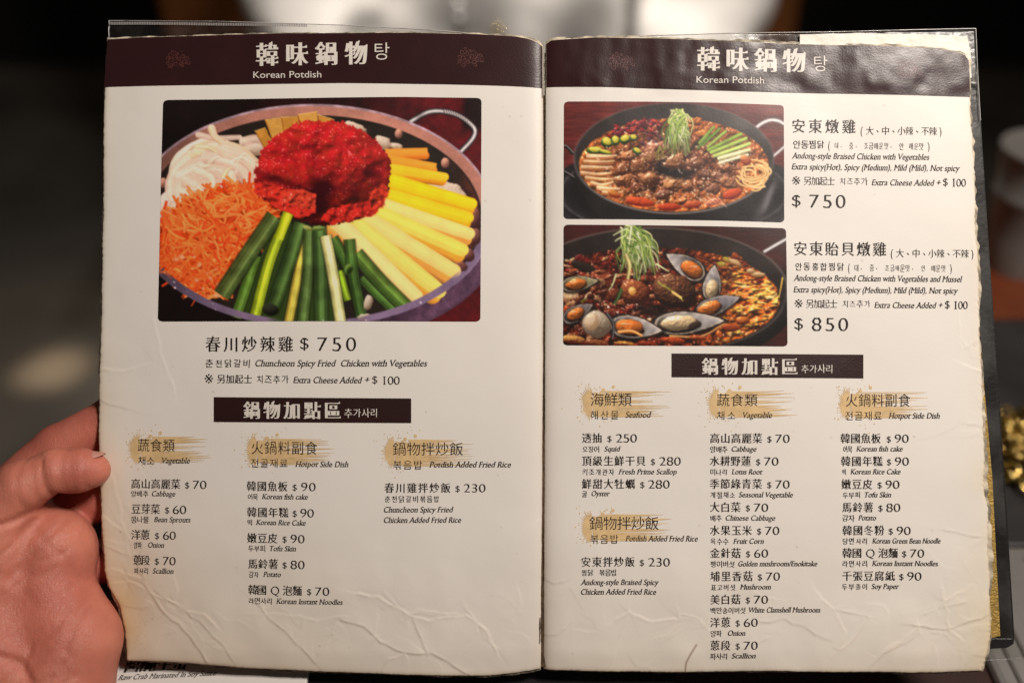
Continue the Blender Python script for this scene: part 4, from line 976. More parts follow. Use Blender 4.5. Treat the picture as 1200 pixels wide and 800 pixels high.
# ---------------------------------------------------------------- lettering (Blender's own built-in font, reshaped into book and brush faces)
STYLES = dict(ming=dict(ax=.014, ay=-.010, uroko=.055), heavy=dict(ax=.042, ay=-.010, uroko=.06), thin=dict(ax=-.004, ay=-.004), sans=dict(ax=.0, ay=.0),
              brush=dict(ax=.004, ay=-.006, jit=.05, shrink=.92), brushl=dict(ax=-.006, ay=-.014, jit=.05, shrink=.86), light=dict(ax=-.002, ay=-.016, uroko=.04),
              digit=dict(ax=-.003, ay=-.020, serif=.03), digitl=dict(ax=-.004, ay=-.020, serif=.03), ital=dict(ax=.015, ay=-.010, serif=.03, shear=.24), italm=dict(ax=.010, ay=-.010, serif=.03, shear=.24))
_raw = {}
def preload(items):
    """outlines of many short strings read in one go: one line of a text object each"""
    c = bpy.data.curves.new('glyphs', 'FONT'); c.body = '\n'.join(items); c.size = 1; c.space_line = 5
    o = bpy.data.objects.new('glyphs', c); COL.objects.link(o)
    dg = bpy.context.evaluated_depsgraph_get(); dg.update()
    cu = o.to_curve(dg)
    for t in items: _raw[t] = []
    for s in cu.splines:
        bp = s.bezier_points; n = len(bp)
        if n < 2: continue
        k0 = round(-sum(p.co[1] for p in bp) / n / 5 + .06)
        pts = []
        for i in range(n):
            a, b = bp[i], bp[(i + 1) % n]
            p0, p1, p2, p3 = (np.array(q[:2]) + [0, 5 * k0] for q in (a.co, a.handle_right, b.handle_left, b.co))
            d = p3 - p0; L = np.hypot(*d) + 1e-9
            dev = max(abs(d[0] * (q - p0)[1] - d[1] * (q - p0)[0]) / L for q in (p1, p2))
            k = 1 if dev < .002 else (3 if L < .12 else 5)
            for t in np.arange(k) / k:
                pts.append((1 - t) ** 3 * p0 + 3 * (1 - t) ** 2 * t * p1 + 3 * (1 - t) * t * t * p2 + t ** 3 * p3)
        P = np.array(pts); keep = np.hypot(*(P - np.roll(P, 1, 0)).T) > 1e-4
        if keep.sum() > 2: _raw[items[k0]].append(P[keep])
    o.to_curve_clear(); bpy.data.objects.remove(o); bpy.data.curves.remove(c)
def raw_contours(body):
    if body not in _raw: preload([body])
    return _raw[body]
LATIN = 'ABCDEFGHIKLMNOPQRSTVabcdefghiklmnoprstuvwxyz()-,/+$0123456789 '
preload(list('※、不中冬副加區千另味國埔士大嫩季安小山川干年張抽拌料春東板果段水泡洋海火炒燉牡物玉甜生白皮節米粉糕紙級綠美耕腐芽菇菜蓮蔥蔬薯蟹蠣豆貝貽起辣透醃醬里野金針鈴鍋雞青韓頂類食飯香馬高魚鮮麗麵點가갈감개게계고골관굴금나닭당대동두떡라료리만맛매면묵물미밥배백버볶부비사산섯소송수안양어오옥운음이자재전절조종중즈징찜채천추춘치콩키탕파팽표피합해홍') + list(LATIN.strip()) + ['HH'] + ['H' + q + 'H' for q in LATIN if q not in 'H'])
def area2(P):
    x, y = P.T; return float((x * np.roll(y, -1) - np.roll(x, -1) * y).sum())
_ink = {}
def ink(body, style):
    """filled outline of a text in em units: vertices, triangles and a per-vertex layer (added serifs lie one layer up)"""
    if (body, style) in _ink: return _ink[body, style]
    st = STYLES[style]; cs = raw_contours(body)
    if not cs: return None
    sg = 1 if max((area2(c) for c in cs), key=abs) > 0 else -1
    verts, faces, extra = [], [], []
    for P in cs:
        e = np.roll(P, -1, 0) - P; e /= np.linalg.norm(e, axis=1)[:, None] + 1e-9
        n = np.stack([e[:, 1], -e[:, 0]], 1) * sg; np_ = np.roll(n, 1, 0)
        m = (n + np_); m /= np.clip(1 + (n * np_).sum(1), .35, None)[:, None]
        Q = P + np.clip(m, -1.6, 1.6) * np.array([st['ax'], st['ay']])
        faces.append(list(range(len(verts), len(verts) + len(Q)))); verts += [tuple(q) for q in Q]
        L = np.linalg.norm(np.roll(P, -1, 0) - P, axis=1)
        for i in range(len(Q)):
            a, b = Q[i], Q[(i + 1) % len(Q)]
            if st.get('uroko') and n[i, 0] > .93 and .03 < L[i] < .10:                 # wedge at the right end of a horizontal stroke
                t = max(a[1], b[1]); x = max(a[0], b[0]); k = st['uroko']
                extra.append([(x - k * 2.1, t - .004), (x + .004, t - .004), (x - k * .3, t + k)])
            if st.get('serif') and abs(n[i, 1]) > .98 and .035 < L[i] < .16:               # slab across a stem end
                y = (a[1] + b[1]) / 2; x0_, x1_ = min(a[0], b[0]), max(a[0], b[0]); s = n[i, 1]
                if (abs(y) < .06 and s < 0) or (y > .38 and s > 0):
                    k = .07; extra.append([(x0_ - k, y - s * .032), (x1_ + k, y - s * .032), (x1_ + k, y + s * .006), (x0_ - k, y + s * .006)])
    if st.get('serif') and body in 'tf':                                # full crossbars
        lo_, hi_ = min(c[:, 0].min() for c in cs), max(c[:, 0].max() for c in cs)
        extra.append([(lo_ - .05, .395), (hi_ + (.05 if body == 't' else 0), .395), (hi_ + (.05 if body == 't' else 0), .452), (lo_ - .05, .452)])
    ext = []
    for p in extra:
        p = np.array(p)
        if area2(p) * sg < 0: p = p[::-1]
        ext.append(p)
    loops = [np.array([verts[i] for i in f]) for f in faces] + ext
    pts, edges = [], []
    for p in loops:
        n0 = len(pts); pts += [tuple(q) for q in p]; edges += [(n0 + i, n0 + (i + 1) % len(p)) for i in range(len(p))]
    v, _, f, *_ = delaunay_2d_cdt([Vector(q) for q in pts], edges, [], 0, 1e-6)
    V = np.array([tuple(q) for q in v]); F = np.array([tuple(t) for t in f if len(t) == 3])
    cen = V[F].mean(1); wind = np.zeros(len(cen), int)
    for p in loops:                                                # winding number of each triangle
        q = np.roll(p, -1, 0)
        up = (p[:, 1][None] <= cen[:, 1][:, None]); uq = (q[:, 1][None] <= cen[:, 1][:, None])
        side = (q[:, 0] - p[:, 0])[None] * (cen[:, 1][:, None] - p[:, 1][None]) - (cen[:, 0][:, None] - p[:, 0][None]) * (q[:, 1] - p[:, 1])[None]
        wind += ((up & ~uq) & (side > 0)).sum(1) - ((~up & uq) & (side < 0)).sum(1)
    F = F[wind * sg > 0]
    a_, b_, c_ = V[F[:, 0]], V[F[:, 1]], V[F[:, 2]]
    w_ = (b_[:, 0] - a_[:, 0]) * (c_[:, 1] - a_[:, 1]) - (b_[:, 1] - a_[:, 1]) * (c_[:, 0] - a_[:, 0])
    F[w_ < 0] = F[w_ < 0][:, ::-1]
    T = F; Z = np.zeros(len(V))
    if st.get('shear'): V = V + np.stack([V[:, 1] * st['shear'], V[:, 1] * 0], 1)
    _ink[body, style] = (V, np.array(T), Z)
    return _ink[body, style]

jr = np.random.RandomState(77)
def seg_full(text, style, x0, x1, yt, yb):
    """full-width characters set from x0 to x1, tops at yt and feet at yb"""
    st = STYLES[style]; em = (yb - yt) / .92; n = len(text); out = []
    wid = .91 * em if n > 1 else (x1 - x0)
    kx = em if n > 1 else (x1 - x0) / .91
    pitch = (x1 - x0 - wid) / (n - 1) if n > 1 else 0
    if n > 1: kx = em * (.93 if style in ('ming', 'light') else .89 if style == 'heavy' else 1)
    if n > 2 and pitch < wid * 1.04: kx = em * .91
    if n > 1 and pitch < wid * .9: kx = em * max(.6, pitch / (wid * .93)) if pitch < wid * .93 else em
    for i, ch in enumerate(text):
        if ch == ' ': continue
        g = ink(ch, style)
        if g is None: continue
        V, T, Z = g; V = V.copy()
        if ch == '※': V = (V - V.min(0)) / (V.max(0) - V.min(0)) * .91 + [.04, -.07]
        if ch in '、,': V = V + [.30, .22]
        c = np.array([.49, .38])
        if st.get('jit'):
            a = jr.normal() * st['jit']; s = st['shrink'] * (1 + jr.normal() * .05); R_ = np.array([[math.cos(a), -math.sin(a)], [math.sin(a), math.cos(a)]])
            V = (V - c) @ R_.T * s + c + jr.normal(size=2) * .015
        x = x0 + wid / 2 + i * pitch + (V[:, 0] - .495) * kx
        y = yb - (V[:, 1] + .078) * em
        out.append((x, y, T, Z))
    return out
def seg_digit(text, style, x0, x1, yt, yb):
    em = (yb - yt) / .70; n = len(text); out = []
    wid = (.52 * em) if n > 1 else x1 - x0
    pitch = (x1 - x0 - wid) / (n - 1) if n > 1 else 0
    for i, ch in enumerate(text):
        V, T, Z = ink(ch, style); a, b = V[:, 0].min(), V[:, 0].max()
        k = min(em * 1.25, (x1 - x0) / (b - a)) if n == 1 else em * ((1.22 if yb - yt < 13 else 1.12) if ch != '1' else .95)
        if n > 1: k = min(k, pitch * .93 / (b - a))
        x = x0 + wid / 2 + i * pitch + (V[:, 0] - (a + b) / 2) * k
        y0 = 0 if ch != '$' else -.12
        y = yb - (V[:, 1] - y0) * (em if ch != '$' else (yb - yt) / .81)
        out.append((x, y, T, Z))
    return out
_adv = {}
def advance(ch):
    if ch not in _adv:
        w = lambda t: max(c[:, 0].max() for c in raw_contours(t))
        _adv[ch] = w('H' + ch + 'H') - w('HH')
    return _adv[ch]
def seg_latin(text, style, x0, x1, base, cap):
    pen, gs = 0.0, []
    for ch in text:
        g = ink(ch, style) if ch != ' ' else None
        if g is not None: gs.append((g[0] + [pen, 0], g[1], g[2]))
        pen += advance(ch) + (.012 if style != 'sans' else 0)
    a = min(g[0][:, 0].min() for g in gs); b = max(g[0][:, 0].max() for g in gs)
    return [(x0 + (V[:, 0] - a) * (x1 - x0) / (b - a), base - V[:, 1] * cap / .68, T, Z) for V, T, Z in gs]
def lettering(segs, parent, m=None, slope=0., name='lettering', lift=INKZ, height=None):
    Vs, Fs, n0 = [], [], 0
    xr = min(s[0].min() for s in segs)
    for x, y, T, Z in segs:
        y = y + (x - xr) * slope
        Vs.append(loc(x, y, (height or hz)(x, y) + lift + Z * .05)); Fs.append(T + n0); n0 += len(x)
    return link(name, mesh_np(name, np.vstack(Vs), np.vstack(Fs)), m or M_black_ink, parent)
F_, D_, E_ = seg_full, seg_digit, seg_latin

def heading(p, zh, ko, en, s=0.0):
    """section heading on its brush mark: (text, x0, x1, top, foot) x2, (text, x0, x1, base)"""
    lettering(F_(zh[0], 'thin', *zh[1:]), p, slope=s); lettering(F_(ko[0], 'thin', *ko[1:]) + E_(en[0], 'ital', *en[1:], 6.6), p, slope=s)
def item(p, zh, yt, d, price, ko, kx, en, ex, base, s=0.0):
    """dish line: characters, dollar sign and price, then the small Korean and English line"""
    segs = []
    for t, a, b in zh: segs += F_(t, 'ming', a, b, yt, yt + 11.6) if t != 'Q' else D_('Q', 'digit', a, b, yt + 1.2, yt + 11.2)
    segs += D_('$', 'digitl', d, d + 5.0, yt + 3.4, yt + 11.6)
    segs += D_(price[0], 'digit', price[1], price[2], yt + 1.0, yt + 11.2)
    lettering(segs, p, slope=s)
    segs = F_(ko, 'brush', kx[0], kx[1], base - 6.6, base + 1.6)
    if en: segs += E_(en, 'ital', ex[0], ex[1], base, 6.0)
    lettering(segs, p, slope=s)

# left page
lettering(F_('韓味鍋物', 'heavy', 299, 431, 50, 77.5), Lp, M_white_ink, -.012); lettering(F_('탕', 'thin', 438, 458, 50, 70.5), Lp, M_white_ink)
lettering(E_('Korean Potdish', 'sans', 296.5, 376.5, 91.3, 7.6), Lp, M_white_ink, -.004)
lettering(F_('春川炒辣雞', 'ming', 239.7, 343.6, 394, 412) + D_('$', 'digitl', 352, 362, 395.5, 411) + D_('750', 'digit', 372, 418, 394.5, 411.3), Lp)
lettering(F_('춘천닭갈비', 'brush', 239.7, 294.5, 420.3, 431) + E_('Chuncheon Spicy Fried  Chicken with Vegetables', 'ital', 299, 501, 429, 7.4), Lp)
lettering(F_('※', 'light', 239, 249, 438, 449) + F_('另加起士', 'ming', 253.5, 295.5, 438.5, 449) + F_('치즈추가', 'brush', 300, 340, 438.5, 449) + E_('Extra Cheese Added', 'ital', 344, 425.5, 448, 7.2)
          + E_('+', 'italm', 428, 433.5, 447.5, 7) + D_('$', 'digitl', 436.5, 442.5, 439.5, 449.5) + D_('100', 'digitl', 447, 469, 439.5, 449.6), Lp, slope=.004)
lettering(F_('鍋物加點區', 'heavy', 284.8, 400, 470, 490.5), Lp, M_white_ink, .004); lettering(F_('추가사리', 'brush', 403, 445, 477.5, 489.5), Lp, M_white_ink)
heading(Lp, ('蔬食類', 158.5, 203.5, 514.5, 529.5), ('채소', 159.5, 180, 535, 545.3), ('Vagetable', 187.5, 221.5, 543), .002)
heading(Lp, ('火鍋料副食', 293.5, 372.5, 516.5, 532), ('전골재료', 293.5, 338, 537, 547.6), ('Hotpot Side Dish', 346, 408.5, 546.3), .004)
heading(Lp, ('鍋物拌炒飯', 460.5, 542.5, 518, 533.3), ('볶음밥', 461, 495.5, 539, 549.8), ('Potdish Added Fried Rice', 503, 599, 547.3), 0)
item(Lp, [('高山高麗菜', 151, 210)], 561.4, 215.6, ('70', 225, 241), '양배추', (150.5, 173), 'Cabbage', (176, 204), 581.6, .006)
item(Lp, [('豆芽菜', 151.5, 186)], 591, 191.8, ('60', 201, 217), '콩나물', (151, 173.5), 'Bean Sprouts', (179, 222.5), 611.8, .006)
item(Lp, [('洋蔥', 151.5, 174)], 621.2, 180, ('60', 189.5, 205), '양파', (153, 166), 'Onion', (172, 191), 641.8, .006)
item(Lp, [('蔥段', 153.5, 174.5)], 651, 180, ('70', 189.5, 205), '파사리', (154, 174), 'Scallion', (177.5, 202.5), 672, .008)
item(Lp, [('韓國魚板', 288.5, 337)], 563.5, 343, ('90', 353, 370), '어묵', (289, 303.5), 'Korean fish cake', (306.5, 361), 584.3, .006)
item(Lp, [('韓國年糕', 289, 338)], 594, 343, ('90', 352, 368), '떡', (289.5, 296.5), 'Korean Rice Cake', (299.5, 358.5), 614.6, .008)
item(Lp, [('嫩豆皮', 289, 325)], 624.5, 331, ('90', 340.5, 357), '두부피', (290, 312), 'Tofu Skin', (316, 347), 645.2, .006)
item(Lp, [('馬鈴薯', 290, 325.5)], 654.8, 331, ('80', 340.5, 357), '감자', (290, 304), 'Potato', (308, 329), 675.6, .006)
item(Lp, [('韓國', 290, 312), ('Q', 317, 327), ('泡麵', 331, 354)], 685.2, 360, ('70', 369.5, 386), '라면사리', (290, 320), 'Korean Instant Noodles', (323.5, 402), 706.5, .012)
item(Lp, [('春川雞拌炒飯', 450.5, 528)], 565.5, 533.8, ('230', 543.5, 569), '춘천닭갈비볶음밥', (450.5, 516), '', None, 586.8)
lettering(E_('Chuncheon Spicy Fried', 'ital', 450, 532, 599.8, 6.4), Lp); lettering(E_('Chicken Added Fried Rice', 'ital', 450, 540.5, 612, 6.4), Lp)

# right page
lettering(F_('韓味鍋物', 'heavy', 816, 945, 55.5, 83.5), Rp, M_white_ink, .010); lettering(F_('탕', 'thin', 953.5, 971.5, 64.5, 83.5), Rp, M_white_ink)
lettering(E_('Korean Potdish', 'sans', 816, 895.5, 97.5, 7.6), Rp, M_white_ink, .008)
def dish(y, x, zh, zx, par, ko, kx, kpar, en, ex, ebase, e2, e2x, cheese, price, s):
    lettering(F_(zh, 'ming', zx[0], zx[1], y, y + 16.2) + D_('(', 'digitl', par[0], par[0] + 2.6, y + 8.2, y + 17.4)
              + F_('大、中、小辣、不辣', 'light', par[0] + 5.5, par[1] - 5, y + 7.6, y + 17.6) + D_(')', 'digitl', par[1] - 2.6, par[1], y + 8.2, y + 17.4), Rp, slope=s)
    lettering(F_(ko, 'brush', kx[0], kx[1], ebase - 22, ebase - 11.4) + D_('(', 'digitl', kpar[0], kpar[0] + 2.2, ebase - 20.4, ebase - 11.4)
              + F_('대, 중, 조금매운맛, 안 매운맛', 'brushl', kpar[0] + 5, kpar[1] - 4.5, ebase - 20.6, ebase - 11) + D_(')', 'digitl', kpar[1] - 2.2, kpar[1], ebase - 20.4, ebase - 11.4), Rp, slope=s)
    lettering(E_(en, 'italm', ex[0], ex[1], ebase, 6.8), Rp, slope=s)
    lettering(E_('Extra spicy(Hot), Spicy (Medium), Mild (Mild), Not spicy', 'italm', e2x[0], e2x[1], e2, 6.8), Rp, slope=s)
    c = cheese
    lettering(F_('※', 'light', c, c + 9.5, e2 + 8, e2 + 18) + F_('另加起士', 'light', c + 13, c + 50.5, e2 + 8, e2 + 18.2) + F_('치즈추가', 'brushl', c + 55, c + 90, e2 + 8, e2 + 18)
              + E_('Extra Cheese Added', 'italm', c + 93.5, c + 167, e2 + 17.4, 6.8) + E_('+', 'italm', c + 169, c + 174, e2 + 17, 6.5) + D_('$', 'digitl', c + 176.5, c + 182, e2 + 8.5, e2 + 18.5)
              + D_('100', 'digitl', c + 185.5, c + 204, e2 + 8.6, e2 + 18.2), Rp, slope=s)
    lettering(D_('$', 'digitl', c, c + 10, price[1] + 1.2, price[1] + 16.4) + D_(price[0], 'digit', c + 20, c + 63, price[1], price[1] + 16.2), Rp, slope=s)
dish(139.3, 928, '安東燉雞', (928, 1003), (1009, 1103), '안동찜닭', (929, 967.5), (971, 1089), 'Andong-style Braised Chicken with Vegetables', (928, 1089), 185.6, 198.4, (928, 1125), 928.5, ('750', 227), .012)
dish(283, 930, '安東貽貝燉雞', (930, 1038.5), (1044, 1140), '안동홍합찜닭', (931, 990.5), (994, 1115), 'Andong-style Braised Chicken with Vegetables and Mussel', (930, 1128), 328.8, 342.4, (930, 1123), 931, ('850', 371.3), .008)
lettering(F_('鍋物加點區', 'heavy', 822, 934.7, 419, 438.9), Rp, M_white_ink, .004); lettering(F_('추가사리', 'brush', 938, 977.5, 426.5, 437.3), Rp, M_white_ink)
heading(Rp, ('海鮮類', 692, 740, 460, 475.7), ('해산물', 692, 726, 480.8, 491.2), ('Seafood', 733, 764, 489))
heading(Rp, ('蔬食類', 840, 887, 461, 475.7), ('채소', 840, 862.5, 481.2, 491.6), ('Vagetable', 870, 904.5, 489.2))
heading(Rp, ('火鍋料副食', 990, 1067, 461, 476.2), ('전골재료', 990, 1034, 481.5, 492), ('Hotpot Side Dish', 1041, 1101, 490))
heading(Rp, ('鍋物拌炒飯', 691, 772, 605, 620.6), ('볶음밥', 692, 725.5, 626, 636.6), ('Potdish Added Fried Rice', 733, 818, 634))
item(Rp, [('透抽', 682, 705.5)], 507, 712, ('250', 722, 746.5), '오징어', (682, 704), 'Squid', (708.5, 728), 528.6)
item(Rp, [('頂級生鮮干貝', 682, 757)], 534, 763, ('280', 773, 798), '키조개관자', (682, 721), 'Fresh Prime Scallop', (725, 793.5), 555.4)
item(Rp, [('鮮甜大牡蠣', 682, 744.5)], 561, 750.5, ('280', 760, 785), '굴', (682, 689), 'Oyster', (693.5, 715), 581)
item(Rp, [('安東拌炒飯', 681, 744)], 652, 750, ('230', 760, 785), '찜닭 볶음밥', (681, 724), '', None, 672.8)
lettering(E_('Andong-style Braised Spicy', 'ital', 680.5, 772.5, 684.8, 6.4), Rp); lettering(E_('Chicken Added Fried Rice', 'ital', 681, 769, 696, 6.4), Rp)
for (zh, b, yt, d, pr, ko, kb, en, ea, eb) in (
        ('高山高麗菜', 893, 507.3, 899, '70', '양배추', 854, 'Cabbage', 857.5, 886.5), ('水耕野蓮', 880, 534, 886, '70', '미나리', 854, 'Lotus Root', 858, 894),
        ('季節綠青菜', 893, 560.8, 899, '70', '계절채소', 863, 'Seasonal Vegetable', 866, 929), ('大白菜', 868, 588, 874, '70', '배추', 847, 'Chinese Cabbage', 850.5, 908.5),
        ('水果玉米', 881, 615, 887, '70', '옥수수', 855, 'Fruit Corn', 859, 895), ('金針菇', 868, 641.5, 874, '60', '팽이버섯', 862, 'Golden mushroom/Enokitake', 865, 958),
        ('埔里香菇', 882, 668.6, 888, '70', '표고버섯', 863, 'Mushroom', 867, 903.5), ('美白菇', 868, 695.8, 874, '70', '백만송이버섯', 875, 'White Clamshell Mushroom', 877.5, 961.5),
        ('洋蔥', 856, 722.6, 862, '60', '양파', 847, 'Onion', 853, 873.5), ('蔥段', 856, 749.6, 862, '70', '파사리', 854, 'Scallion', 857.5, 886)):
    item(Rp, [(zh, 832, b)], yt, d, (pr, d + 9.6, d + 26), ko, (832, kb), en, (ea, eb), yt + 21.3)
for (zh, yt, d, pr, ko, kb, en, ea, eb) in (
        ([('韓國魚板', 984.5, 1032)], 507.3, 1038.8, '90', '어묵', 1000, 'Korean fish cake', 1003, 1057.5), ([('韓國年糕', 985, 1034)], 534, 1039, '90', '떡', 992, 'Korean Rice Cake', 996, 1055),
        ([('嫩豆皮', 985.5, 1022)], 561, 1028, '90', '두부피', 1009, 'Tofu Skin', 1013, 1044), ([('馬鈴薯', 986.5, 1023)], 588, 1029, '80', '감자', 1002, 'Potato', 1005.5, 1026.5),
        ([('韓國冬粉', 987, 1036)], 615, 1041, '90', '당면사리', 1018, 'Korean Green Bean Noodle', 1022, 1102), ([('韓國', 987, 1010), ('Q', 1015, 1025), ('泡麵', 1029, 1052)], 641.5, 1057, '70', '라면사리', 1018, 'Korean Instant Noodles', 1022, 1099),
        ([('千張豆腐紙', 987, 1049)], 668.5, 1054, '90', '두부종이', 1018, 'Soy Paper', 1021.5, 1054)):
    item(Rp, zh, yt, d, (pr, d + 9.3, d + 25.6), ko, (986.5, kb), en, (ea, eb), yt + 21.0)

# ---------------------------------------------------------------- cover, gold sheet, sleeves and spine of the menu
def slab_poly(name, pts, z0, z1, m, label=None, parent=None, bevel=0):
    P = [tuple(loc(x, y, 0)[:2]) for x, y in pts]
    if sum(a[0] * b[1] - b[0] * a[1] for a, b in zip(P, P[1:] + P[:1])) < 0: P = P[::-1]
    o = bmobj(name, lambda bm: prism(bm, P, z0 * U, z1 * U), m, parent or menu, bevel=bevel)
    if label: tag(o, label)
    return o
M_film = bpy.data.materials.new('clear_plastic_film'); M_film.use_nodes = True
nt = M_film.node_tree; nt.nodes.clear()
out = nt.nodes.new('ShaderNodeOutputMaterial'); tr = nt.nodes.new('ShaderNodeBsdfTransparent'); gl = nt.nodes.new('ShaderNodeBsdfGlossy'); df = nt.nodes.new('ShaderNodeBsdfDiffuse')
tr.inputs[0].default_value = (.93, .93, .92, 1); gl.inputs['Roughness'].default_value = .22; df.inputs[0].default_value = (.75, .74, .72, 1)
fr = nt.nodes.new('ShaderNodeFresnel'); fr.inputs[0].default_value = 1.5
nz = nt.nodes.new('ShaderNodeTexNoise'); nz.inputs['Scale'].default_value = 45; nz.inputs['Detail'].default_value = 7; tcn = nt.nodes.new('ShaderNodeTexCoord')
mp = nt.nodes.new('ShaderNodeMapRange'); mp.inputs[1].default_value = .42; mp.inputs[2].default_value = .75; mp.inputs[3].default_value = .006; mp.inputs[4].default_value = .05
bp = nt.nodes.new('ShaderNodeBump'); bp.inputs['Strength'].default_value = .35; bp.inputs['Distance'].default_value = .003
m1 = nt.nodes.new('ShaderNodeMixShader'); m2 = nt.nodes.new('ShaderNodeMixShader')
K = nt.links.new
K(tcn.outputs['Object'], nz.inputs['Vector']); K(nz.outputs['Fac'], mp.inputs[0]); K(nz.outputs['Fac'], bp.inputs['Height']); K(bp.outputs[0], gl.inputs['Normal'])
K(mp.outputs[0], m1.inputs[0]); K(tr.outputs[0], m1.inputs[1]); K(df.outputs[0], m1.inputs[2])
ad = nt.nodes.new('ShaderNodeMath'); ad.operation = 'MULTIPLY_ADD'; ad.inputs[1].default_value = .55; ad.inputs[2].default_value = .0
K(fr.outputs[0], ad.inputs[0]); K(ad.outputs[0], m2.inputs[0]); K(m1.outputs[0], m2.inputs[1]); K(gl.outputs[0], m2.inputs[2]); K(m2.outputs[0], out.inputs[0])

def fz(x):
    """depth of the sleeves behind the head of the pages"""
    return hz(x, np.full(np.shape(x), 62.)) - 5.5
def film(name, top, bot, z, label, nv=14, nu=160, wave=2.2, seed=1):
    T = curve(top, nu, 0); B = curve(bot, nu, 0); v = np.linspace(0, 1, nv)[:, None, None]
    P = (1 - v) * T[None] + v * B[None]; X, Y = P[..., 0].ravel(), P[..., 1].ravel()
    w_ = (vnoise((nv, nu), 9, seed, 2) - .5).ravel() * wave
    me = mesh_np(name, loc(X, Y, (np.full(X.shape, float(z)) if z is not None else fz(X)) + w_), grid_faces(nu, nv))
    o = link(name, me, M_film, menu, True); md = o.modifiers.new('gauge', 'SOLIDIFY'); md.thickness = .0001
    return tag(o, label)
film('plastic_sleeve', [(121.5, 19.5), (250, 22), (400, 27.5), (520, 34.5), (596, 41.5)], [(121.5, 60), (300, 60), (450, 60), (596, 60)], None, 'clear plastic sleeve rim over the left page', seed=3)
film('plastic_sleeve', [(690, 43), (760, 40), (860, 37.5), (980, 35), (1060, 33.5), (1146.5, 31.5)], [(690, 66), (800, 66), (1000, 68), (1149, 100)], None, 'clear plastic sleeve rim over the right page', seed=5)
M_weld = mat('ribbed_weld', (.30, .28, .27), rough=.3, spec=.6)
def ribs(bm):                                                       # welded, ribbed seam of the left sleeve
    for k in range(118):
        t = k / 117.; x = 122.5 + 235 * t; y = 20.6 + 5.4 * t
        a = loc(x, y + 1.2, 0); b = loc(x + 1.15, y + 4.6 - t * .4, 0); zf = float(fz(x)) + 1.6
        box(bm, a[0], b[0], b[1], a[1], zf * U, (zf + .5) * U)
bmobj('sleeve_weld', ribs, M_weld, menu)
def rod(name, pts, r, m, label=None, n=6, parent=None):
    P = np.array([loc(p[0], p[1], float(fz(p[0])) if p[2] == -4.4 else p[2]) for p in pts]); V, F = [], []
    for i, p in enumerate(P):
        d = P[min(i + 1, len(P) - 1)] - P[max(i - 1, 0)]; d /= np.linalg.norm(d); a = np.cross(d, [0, 0, 1]); a /= np.linalg.norm(a) + 1e-9; b = np.cross(a, d)
        for k in range(n):
            t = 2 * math.pi * k / n; V.append(p + r * U * (a * math.cos(t) + b * math.sin(t)))
    for i in range(len(P) - 1):
        for k in range(n): F.append((i * n + k, i * n + (k + 1) % n, (i + 1) * n + (k + 1) % n, (i + 1) * n + k))
    o = link(name, mesh_np(name, V, F), m, parent or menu, True)
    if label: tag(o, label)
    return o
M_clear = mat('sleeve_edge', (.55, .53, .50), rough=.18, spec=.8)
rod('sleeve_edge', [(121.5, 19.6, -4.4), (250, 22.2, -4.4), (400, 27.7, -4.4), (520, 34.7, -4.4), (600, 42, -4.4)], .45, M_clear)
rod('sleeve_edge', [(121.7, 19.6, -4.4), (121.3, 30, -4.4), (121.5, 44, -4.4)], .45, M_clear)
rod('sleeve_edge', [(700, 42.4, -4.4), (860, 37.6, -4.4), (980, 35.1, -4.4), (1060, 33.6, -4.4), (1146.5, 31.6, -4.4)], .5, M_clear)
rod('sleeve_edge', [(1146.5, 31.6, -4.4), (1148.5, 80, -4.4), (1152, 140, -4.4)], .5, M_clear)
M_insert = mat('cream_insert', (.74, .69, .60), rough=.5, bump=(60, .5, .004), var=(80, .08))
slab_poly('paper_insert', [(939, 39), (1010, 37.5), (1090, 39), (1136, 41), (1140, 60), (1141, 90), (939, 90)], -6.4, -5.4, M_insert, 'strip of cream paper inside the sleeve above the right page')
slab_poly('cover', [(641, 70), (1143, 62), (1147, 62), (1151, 100), (1167, 340), (1182, 560), (1193.6, 748), (1193, 757), (1186, 761.5), (1165, 763), (1000, 766), (641, 770)], -13, -9.5, M_cover, 'black leatherette cover board behind the right page', bevel=.0004)
slab_poly('cover', [(634, 70), (126, 60), (120, 66), (118, 300), (117, 500), (122, 660), (150, 740), (160, 760), (634, 772)], -21, -17.5, M_cover, 'black leatherette cover board behind the left page', bevel=.0004)
slab_poly('gold_sheet', [(1100, 350), (1146, 352), (1152, 400), (1158.5, 470), (1166.5, 560), (1171, 650), (1176, 747), (1160, 750), (1100, 750)], -8.6, -7.6, M_gold, 'gold card edge peeking out beside the right page')
film('plastic_sleeve', [(1128, 62), (1138, 62), (1149, 62)], [(1160, 752), (1176, 752), (1192, 752)], -9.1, 'hazy scratched sleeve strip along the right page edge', nv=200, nu=14, wave=.3, seed=8)
film('plastic_sleeve', [(1120, 742), (1160, 746), (1196, 750)], [(1130, 778), (1165, 779), (1206, 775)], -14.5, 'clear sleeve corner below the black cover', nv=14, nu=40, wave=3, seed=9)
M_spine = mat('brown_spine', L8(84, 62, 40), rough=.8, bump=(400, .6, .002), var=(200, .35))
slab_poly('spine', [(626, 60), (648, 60), (648, 783), (626, 783)], -13.4, -7.6, M_spine, 'brown worn spine in the gutter')
